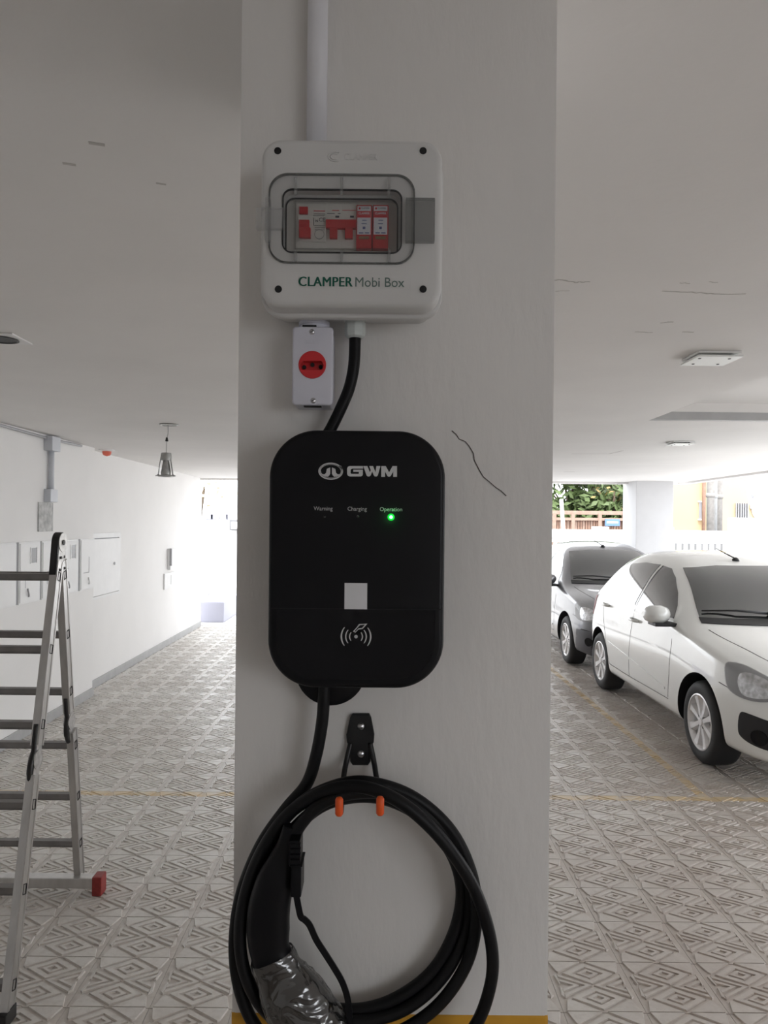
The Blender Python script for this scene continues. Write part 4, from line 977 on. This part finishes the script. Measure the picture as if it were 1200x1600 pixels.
    # wheels
    for y in wy:
        for s_ in (-1, 1):
            ax = Vector((s_, 0, 0)); c = Vector((XC + s_ * .62, yf + y, .302)); b_ = BM()
            b_.lathe(c, ax, [(.200, .0), (.270, .0), (.296, .015), (.3015, .04), (.3015, .155), (.296, .180), (.275, .202), (.235, .208), (.205, .200), (.200, .185), (.200, 0)], 48); tr_ = part('tyre', b_, 'tyre', root, sharp=50)
            wheel = BM(); wheel.lathe(c, ax, [(.196, .02), (.204, .19), (.206, .203), (.196, .205), (.186, .190), (.178, .06)], 48); rim = part('rim', wheel, 'rim', root, sharp=40)
            b_ = BM(); b_.lathe(c, ax, [(.0001, .100), (.195, .100)], 40); part('brake_disc', b_, 'rimdark', rim)
            nsp = 8
            for k in range(nsp):
                a = 2 * math.pi * (k + .5) / nsp; d_ = Vector((0, math.cos(a), math.sin(a))); t_ = Vector((0, -math.sin(a), math.cos(a))); b_ = BM()
                rg = []
                for rr_, hw_, xo in ((.035, .020, .190), (.10, .023, .188), (.160, .031, .191), (.196, .040, .196)):
                    q = c + d_ * rr_; rg.append([q + ax * xo + t_ * hw_ * .7, q + ax * xo - t_ * hw_ * .7, q + ax * (xo - .03) - t_ * hw_ * 1.15, q + ax * (xo - .03) + t_ * hw_ * 1.15])
                b_.loft(rg, smooth=False); part('spoke', b_, 'rim', rim)
            b_ = BM(); b_.lathe(c, ax, [(.0001, .200), (.028, .198), (.034, .190), (.052, .186), (.055, .150)], 28); part('hub_cap', b_, 'rim', rim, sharp=40)
            for k in range(4):
                a = math.pi / 4 + k * math.pi / 2; q = c + Vector((0, math.cos(a), math.sin(a))) * .047; b_ = BM(); b_.cyl(q + ax * .17, q + ax * .1915, .009, 8); part('wheel_bolt', b_, 'rimdark', rim)
    # mirrors
    for s_ in (-1, 1):
        b_ = BM(); rg = []
        for t_, sc_, dy in ((0, .35, .05), (.15, .75, .03), (.45, 1.0, .0), (.8, .95, .01), (.95, .70, .03), (1.0, .3, .06)):
            cx_ = XC + s_ * (.795 + .215 * t_); q = []
            for k in range(14):
                a = 2 * math.pi * k / 14; q.append((cx_, yf + 1.39 + dy + .095 * sc_ * math.cos(a), 1.020 + .076 * sc_ * math.sin(a)))
            rg.append(q)
        b_.loft(rg); mr = part('wing_mirror', b_, paint, root)
        b_ = BM(); b_.bbox(*sorted((XC + s_ * .76, XC + s_ * .96)), yf + 1.31, yf + 1.48, .930, .958, .008); part('mirror_foot', b_, 'carblk', mr)
    # door handles
    for y, z in ((2.10, .87), (2.98, .915)):
        for s_ in (-1, 1):
            h = bvh.ray_cast(Vector((XC + s_ * 2, yf + y, z)), Vector((-s_, 0, 0)))[0]
            b_ = BM(); b_.tube(spline([h, h + Vector((s_ * .035, .02, .002)), h + Vector((s_ * .040, .09, .004)), h + Vector((s_ * .032, .15, .005)), h + Vector((0, .17, .005))], 4), .013, 8); part('door_handle', b_, paint, root)
    # lamps, grille, wipers, antenna
    dg2 = lambda s_: (lambda v: (Vector((XC - 1.6, yf - 1.4, v[1])) + Vector((.75, -.66, 0)).normalized() * 0 + Vector((.66, -.75, 0)) * v[0], Vector((.75, .66, 0)).normalized()))
    diag = dg2(-1)
    hl = [(-.055, .785), (.00, .805), (.12, .795), (.30, .745), (.385, .70), (.375, .645), (.24, .605), (.10, .605), (.00, .635), (-.04, .70)]
    def dg_of(z, x, y):     # diagonal coordinate of a body point on the left front corner
        return ((x - (XC - 1.6)) * .66 - (y - (yf - 1.4)) * .75) / (.66 ** 2 + .75 ** 2)
    q0 = dg_of(0, XC - .80, yf + .42) + .025; 
    hl = cs([(q0 + a, z) for a, z in hl])
    hd = patch('headlight', hl, diag, 0, 'headdark', off=.006, mir=True, step=.03)
    inn = [(q0 + a, z) for a, z in [(.085, .755), (.16, .765), (.28, .735), (.35, .695), (.34, .655), (.24, .625), (.13, .622), (.085, .66), (.07, .71)]]
    patch('reflector', cs(inn), diag, 0, 'reflector', off=.009, parent=root, mir=True, step=.03)
    patch('headlight_lens', hl, diag, 0, 'lens', off=.013, mir=True, step=.03)
    fgx = [(q0 + a, z) for a, z in [(.10, .50), (.16, .515), (.34, .49), (.45, .47), (.45, .31), (.34, .30), (.20, .315), (.11, .345), (.085, .39)]]
    patch('fog_lamp_recess', cs(fgx), diag, 0, 'carblk', off=.004, mir=True, step=.03)
    fx = [(q0 + .24 + .055 * math.cos(a), .375 + .05 * math.sin(a)) for a in np.linspace(0, 2 * math.pi, 18)[:-1]]
    patch('fog_lamp', fx, diag, 0, 'blackgloss', off=.012, mir=True, step=.02)
    patch('grille', [(-.33, .45), (.33, .45), (.36, .30), (-.36, .30)], fr, 0, 'carblk', off=.004); patch('upper_grille', [(-.34, .66), (.34, .66), (.32, .61), (-.32, .61)], fr, 0, 'carblk', off=.004)
    patch('number_plate', [(-.2, .56), (.2, .56), (.2, .46), (-.2, .46)], fr, 0, 'plate', off=.012)
    patch('tail_light', [(3.50, .98), (3.66, .96), (3.70, .80), (3.58, .76), (3.52, .86)], left, 0, 'ladred', mir=True, step=.04)
    for x0, x1 in ((-.12, -.62), (-.08, .52)):
        z0 = 1.045
        h0 = bvh.ray_cast(Vector((XC + x0, yf - 2, z0)), Vector((0, 1, 0)))[0]; h1 = bvh.ray_cast(Vector((XC + x1, yf - 2, z0 + .01)), Vector((0, 1, 0)))[0]
        n_ = Vector((0, -.02, .02)); b_ = BM(); b_.tube([h0 + n_, (h0 + h1) / 2 + n_ * 1.6, h1 + n_ * .8], [.012, .008, .006], 8); wp = part('wiper', b_, 'carblk', root)
        b_ = BM(); b_.sphere(h0 + n_, .028, 12); part('wiper_pivot', b_, 'carblk', wp)
    h = bvh.ray_cast(Vector((XC - .02, yf + 1.93, 3)), Vector((0, 0, -1)))[0]
    b_ = BM(); b_.lathe(h - Vector((0, 0, .003)), (0, 0, 1), [(.0001, 0), (.032, 0), (.026, .018), (.010, .030), (.0001, .031)], 14); b_.tube([h + Vector((0, 0, .015)), h + Vector((-.10, .16, .10))], [.006, .004], 8); part('antenna', b_, 'carblk', root)
    if cross:
        patch('bumper_cladding', [(-.60, .50), (.60, .50), (.60, .24), (-.60, .24)], fr, 0, 'clad', off=.006)
        patch('bumper_cladding', [(.10, .50), (.36, .50), (.40, .25), (.12, .23)], left, 0, 'clad', off=.007, mir=True)
    return root
car(4.67, 'carwhite', 'parked_car', 'white compact hatchback parked on the right, nearest the camera', 'parked cars')
car(8.56, 'cargrey', 'parked_car', 'dark grey compact hatchback parked behind the white hatchback', 'parked cars', True)

# ------------------------------------------------------------------ outside
b = BM(); b.box(-40, 60, -20, 60, -.30, -.26); solo('ground_outside', b, 'outground', kind='structure')
b = BM(); b.box(-8, 14, YF + .3, 15.6, -.26, -.02); solo('yard_floor', b, 'outground', kind='structure')
b = BM(); b.box(XR + .2, 14, YB, YF + .3, -.26, -.02); solo('side_yard_floor', b, 'outground', kind='structure')
b = BM(); b.box(-10, 14, -20, YB, -.26, -.02); solo('rear_yard_unseen', b, 'asphalt', kind='structure')  # unseen ground behind the camera, made dark to grade light on the pillar
b = BM(); b.box(-30, 60, 15.6, 30, -.26, -.018); solo('street_asphalt', b, 'asphalt', kind='structure')
def fence(x0, x1, y, label, zt=1.66):
    t = thing('white_fence', ((x0 + x1) / 2, y, 0), label, 'fence', 'white street fences')
    b = BM(); b.bbox(x0, x1, y - .03, y + .03, 1.40, zt, .01); part('top_board', b, 'fence', t)
    b = BM(); b.bbox(x0, x1, y - .035, y + .035, 1.475, 1.49, .004); part('rail_strip', b, 'base', t)
    b = BM(); b.bbox(x0, x1, y - .03, y + .03, .10, .22, .01); part('bottom_rail', b, 'fence', t)
    n = int((x1 - x0) / .125)
    for i in range(n):
        xx = x0 + (i + .5) * (x1 - x0) / n; b = BM(); b.box(xx - .036, xx + .036, y - .015, y + .015, .2, 1.42); part('slat', b, 'fence', t)
    for xx in (x0, x1):
        b = BM(); b.bbox(xx - .07, xx + .07, y - .07, y + .07, -.02, zt + .06, .01); part('post', b, 'fence', t)
    return t
yfn = 15.0
fence(-1.1, P(931, 830, yfn).x, yfn, 'white slatted street fence directly behind the grey car')
fence(P(943, 830, yfn).x, P(992, 830, yfn).x, yfn, 'white slatted street fence between the meter post and the far pillar')
fence(P(1046, 830, yfn).x, P(1148, 830, yfn).x, yfn, 'white slatted street fence right of the far pillar')
yfm = yfn - .35; p = P(945, 842, yfm - .25); t = thing('meter_post', (p.x, yfm - .2, 0), 'small dark meter box on a white post in the street fence', 'meter box')
b = BM(); b.bbox(p.x - .13, p.x + .13, yfm - .1, yfm + .1, -.02, 1.72, .02); part('post', b, 'fence', t)
b = BM(); b.bbox(p.x - .105, p.x + .105, yfm - .24, yfm - .1, p.z - .12, p.z + .12, .015); part('box', b, 'grey', t)
pa, pb = P(1148, 809, 14), P(1300, 809, 14)
b = BM(); b.bbox(pa.x, pa.x + 6, 14, 14.3, -.02, pa.z, .02); solo('wall_yard', b, 'outwall', kind='structure')
b = BM(); b.box(5.5, 18, 20.6, 20.8, -.02, 1.40); solo('wall_street', b, 'streetwall', kind='structure')
# yellow house
yh = 32
t = thing('yellow_house', (11, yh, -.26), 'pale yellow rendered house across the street behind the far pillar', 'house')
x0 = P(1048, 800, yh).x
b = BM(); b.box(x0, x0 + 12, yh, yh + 5, -.26, 7); part('wall', b, 'ochre', t)
p0, p1 = P(1092, 785, yh), P(1099, 811, yh); b = BM(); b.bbox(p0.x, p1.x, yh - .04, yh + .1, p1.z, p0.z, .01); wn_ = part('window', b, 'grey', t)
b = BM(); b.box(p0.x - .05, p1.x + .05, yh - .06, yh, p0.z, p0.z + .06); part('window_head', b, 'outwall', wn_); b = BM(); b.box(p0.x - .05, p1.x + .05, yh - .08, yh, p1.z - .06, p1.z); part('window_sill', b, 'outwall', wn_)
p0, p1 = P(1149, 786, yh), P(1167, 809, yh); b = BM()
for k in range(6): xx = p0.x + (p1.x - p0.x) * k / 5; b.box(xx - .02, xx + .02, yh - .1, yh - .06, p1.z - .3, p0.z)
part('window_grille', b, 'grey', t); b = BM(); b.bbox(p0.x, p1.x, yh - .03, yh, p1.z - .3, p0.z, .01); part('window', b, 'metergap', t)
p0 = P(1196, 795, yh); b = BM(); b.lathe((p0.x, yh - .05, p0.z), (0, 1, 0), [(.0001, 0), (.62, 0), (.62, .06)], 28, smooth=False); aw = part('arched_window', b, 'plate', t)
b = BM(); b.tube([(p0.x + .66 * math.cos(a), yh - .06, p0.z + .66 * math.sin(a)) for a in np.linspace(0, math.pi, 16)], .05, 8); part('arch_trim', b, 'outwall', aw)
p0 = P(1101.5, 800, yh - .3); b = BM(); b.cyl((p0.x, yh - .19, -.26), (p0.x, yh - .19, 5), .075, 12); solo('drain_pipe', b, 'brown', 'brown vertical drain pipe on the yellow house', 'pipe')
for k, (u, r, lb) in enumerate(((1110, .10, 'grey utility pole nearest the brown drain pipe'), (1116.5, .07, 'thin pale utility pole between two thicker poles'), (1123, .10, 'dark utility pole right of the thin pale pole'))):
    dp = 22 + .5 * k; p0 = P(u, 800, dp); b = BM(); b.lathe((p0.x, dp, -.26), (0, 0, 1), [(r * 1.15, 0), (r, 7)], 14, True, True); b.lathe((p0.x, dp, 2.6), (0, 0, 1), [(r, 0), (r * 1.3, .02), (r * 1.3, .12), (r, .14)], 14); solo('utility_pole', b, 'concrete' if k != 1 else 'base', lb, 'pole', 'utility poles')
p0, p1 = P(1167, 757, 20), P(1182, 803, 20); t = thing('street_lamp', (p1.x, 20, 1.9), 'dark lantern hanging from a bent white bracket by the yellow house', 'street lamp')
b = BM(); b.tube(spline([P(1164, 752, 20), P(1170, 772, 20), P(1175, 790, 20), P(1188, 806, 20), P(1194, 815, 20), P(1195, 840, 20), P(1195, 840, 20) - Vector((0, 0, P(1195, 840, 20).z))], 5), .05, 8); part('bracket', b, 'outwall', t)
p0 = P(1175, 770, 20); b = BM(); b.lathe((p0.x, 20, p0.z + .16), (0, 0, -1), [(.0001, 0), (.07, .01), (.09, .12), (.05, .28), (.0001, .34)], 12); part('lantern', b, 'grey', t)
# brown timber pergola fence and tree on the left of the far pillar
yp = 21
t = thing('timber_fence', (P(920, 800, yp).x, yp, 0), 'brown timber street structure with slats under the tree', 'fence')
xa, xb_ = P(862, 800, yp).x, P(1000, 800, yp).x; zt_, zm = P(920, 801, yp).z, P(920, 808, yp).z
b = BM(); b.bbox(xa, xb_, yp - .05, yp + .05, zt_ - .06, zt_ + .05, .01); part('top_beam', b, 'brown2', t)
b = BM(); b.bbox(xa, xb_, yp - .05, yp + .05, zm - .10, zm - .02, .01); part('rail', b, 'brown2', t)
for u in (866, 895, 937, 975):
    x_ = P(u, 800, yp).x; b = BM(); b.bbox(x_ - .05, x_ + .05, yp - .06, yp + .06, -.26, zt_, .01); part('post', b, 'brown2', t)
n = 34
for k in range(n):
    x_ = xa + (xb_ - xa) * (k + .5) / n; b = BM(); b.box(x_ - .028, x_ + .028, yp + .02, yp + .05, -.2, zm - .02); part('slat', b, 'brown' if k % 3 else 'brown2', t)
b = BM(); b.box(xa, xb_, yp + .12, yp + .16, -.26, zm - .1); part('back_board', b, 'brown2', t)
p0, p1 = P(947, 811, yp - .2), P(970, 822, yp - .2); b = BM(); b.bbox(p0.x, p1.x, yp - .12, yp - .09, p1.z, p0.z, .005); sg = thing('street_sign', ((p0.x + p1.x) / 2, yp - .1, p1.z), 'small blue sign on the brown timber structure', 'sign'); part('panel', b, 'sign', sg)
b = BM(); b.box(p0.x + .05, p1.x - .05, yp - .124, yp - .12, (p0.z + p1.z) / 2 - .02, (p0.z + p1.z) / 2 + .03); part('print', b, 'outwall', sg)
b = BM(); b.tube([P(889, 880, 18) - Vector((0, 0, P(889, 880, 18).z + .26)), P(877, 780, 18)], .045, 10); solo('leaning_post', b, 'fence', 'thin white post leaning in front of the tree', 'post')
def tree(u, v, d, rx, rz, n, size, m, label, tk=1.0, cat='tree'):
    c = P(u, v, d); t = thing('street_tree', (c.x, c.y, -.26), label, cat)
    b = BM(); b.tube(spline([(c.x, c.y, -.26), (c.x + .1, c.y, c.z * .5), (c.x, c.y, c.z)], 4), [.16 * tk] * 4 + [.12 * tk] * 5, 8)
    for k in range(5): a = random.uniform(0, 6.28); b.tube([(c.x + .05, c.y, c.z * .7), (c.x + rx * .6 * math.cos(a), c.y + .5 * math.sin(a), c.z + rz * random.uniform(-.2, .6))], [.07, .02], 6)
    part('trunk', b, 'bark', t)
    b = BM(); cl_ = [(random.uniform(-1, 1) * rx, random.uniform(-1, 1) * min(rx, 1.6), random.uniform(-1, 1) * rz, random.uniform(.45, .8)) for _ in range(26)]
    for _ in range(n):
        q = random.choice(cl_); p_ = c + Vector((q[0], q[1], q[2])) + Vector((random.gauss(0, 1), random.gauss(0, 1), random.gauss(0, .8))) * q[3] * .5
        a = Vector((random.gauss(0, 1), random.gauss(0, 1), random.gauss(0, 1))).normalized() * size; e = a.orthogonal().normalized() * size * .5
        b.add([p_ - a, p_ + e, p_ + a, p_ - e], [(0, 1, 2, 3)])
    part('foliage', b, m, t, kind='stuff'); return t
tree(890, 770, 23.8, 1.5, 1.3, 6000, .16, 'leaf', 'leafy green tree behind the brown timber structure, left one')
tree(962, 763, 30, 1.3, 1.5, 4500, .16, 'leaf', 'leafy green tree beside the far pillar')
tree(953, 776, 22.6, .10, .30, 40, .10, 'leaf2', 'small yellowing tree in front of the leafy green trees')
# exterior seen through the left opening
yw = 17.5
pw = P(300, 815, yw)
b = BM(); b.box(-9, -1.2, yw, yw + .3, -.02, P(340, 824, yw).z); solo('wall_courtyard', b, 'outwall', kind='structure')
b = BM(); b.box(-9, -1.2, yw - .03, yw + .33, P(340, 824, yw).z, P(340, 821, yw).z); solo('trim_1', b, 'base', kind='structure')
b = BM(); b.box(-12, 1, yw + 8, yw + 12, -.26, P(340, 800, yw + 8).z); nb = thing('neighbour_building', (-5, yw + 8, -.26), 'pale building faintly seen through the left opening', 'building'); part('wall', b, 'outwall', nb)
for u in (327, 336, 350, 360):
    p0 = P(u, 808, yw + 8); b = BM(); b.bbox(p0.x - .14, p0.x + .14, yw + 7.95, yw + 8.02, p0.z - .08, p0.z + .10, .01); part('window', b, 'lilac', nb)
x0, x1, y0_, y1_ = P(300, 950, 13.4).x - .2, P(357, 950, 13.4).x, 13.0, 14.6
t = thing('planter_block', ((x0 + x1) / 2, 13.8, -.02), 'pale lilac painted block outside the left opening', 'block')
zt_ = P(340, 937, 13.4).z
b = BM(); b.bbox(x0, x1, y0_, y1_, -.02, zt_, .02); part('block', b, 'lilac', t)
p0 = P(318, 931, 14.2); b = BM(); b.bbox(p0.x - .10, p0.x + .10, 14.1, 14.3, zt_, zt_ + .04, .01); solo('metal_handle', b, 'grey', 'small dark metal piece lying on the lilac block', 'handle')
p0 = P(368, 820, yw - .1); t = thing('wall_light', (p0.x, yw - .1, p0.z - .15), 'white box light with grey frame on the courtyard wall beside the pillar', 'lamp')
b = BM(); b.bbox(p0.x - .13, p0.x + .13, yw - .16, yw - .001, p0.z - .13, p0.z + .12, .02); part('frame', b, 'metergap', t); b = BM(); b.bbox(p0.x - .09, p0.x + .09, yw - .18, yw - .15, p0.z - .10, p0.z + .07, .01); part('panel', b, 'fence', t)
tree(309, 766, 20, .25, .4, 110, .09, 'leaf3', 'yellow-leaved tree top seen through the left opening', tk=.15)
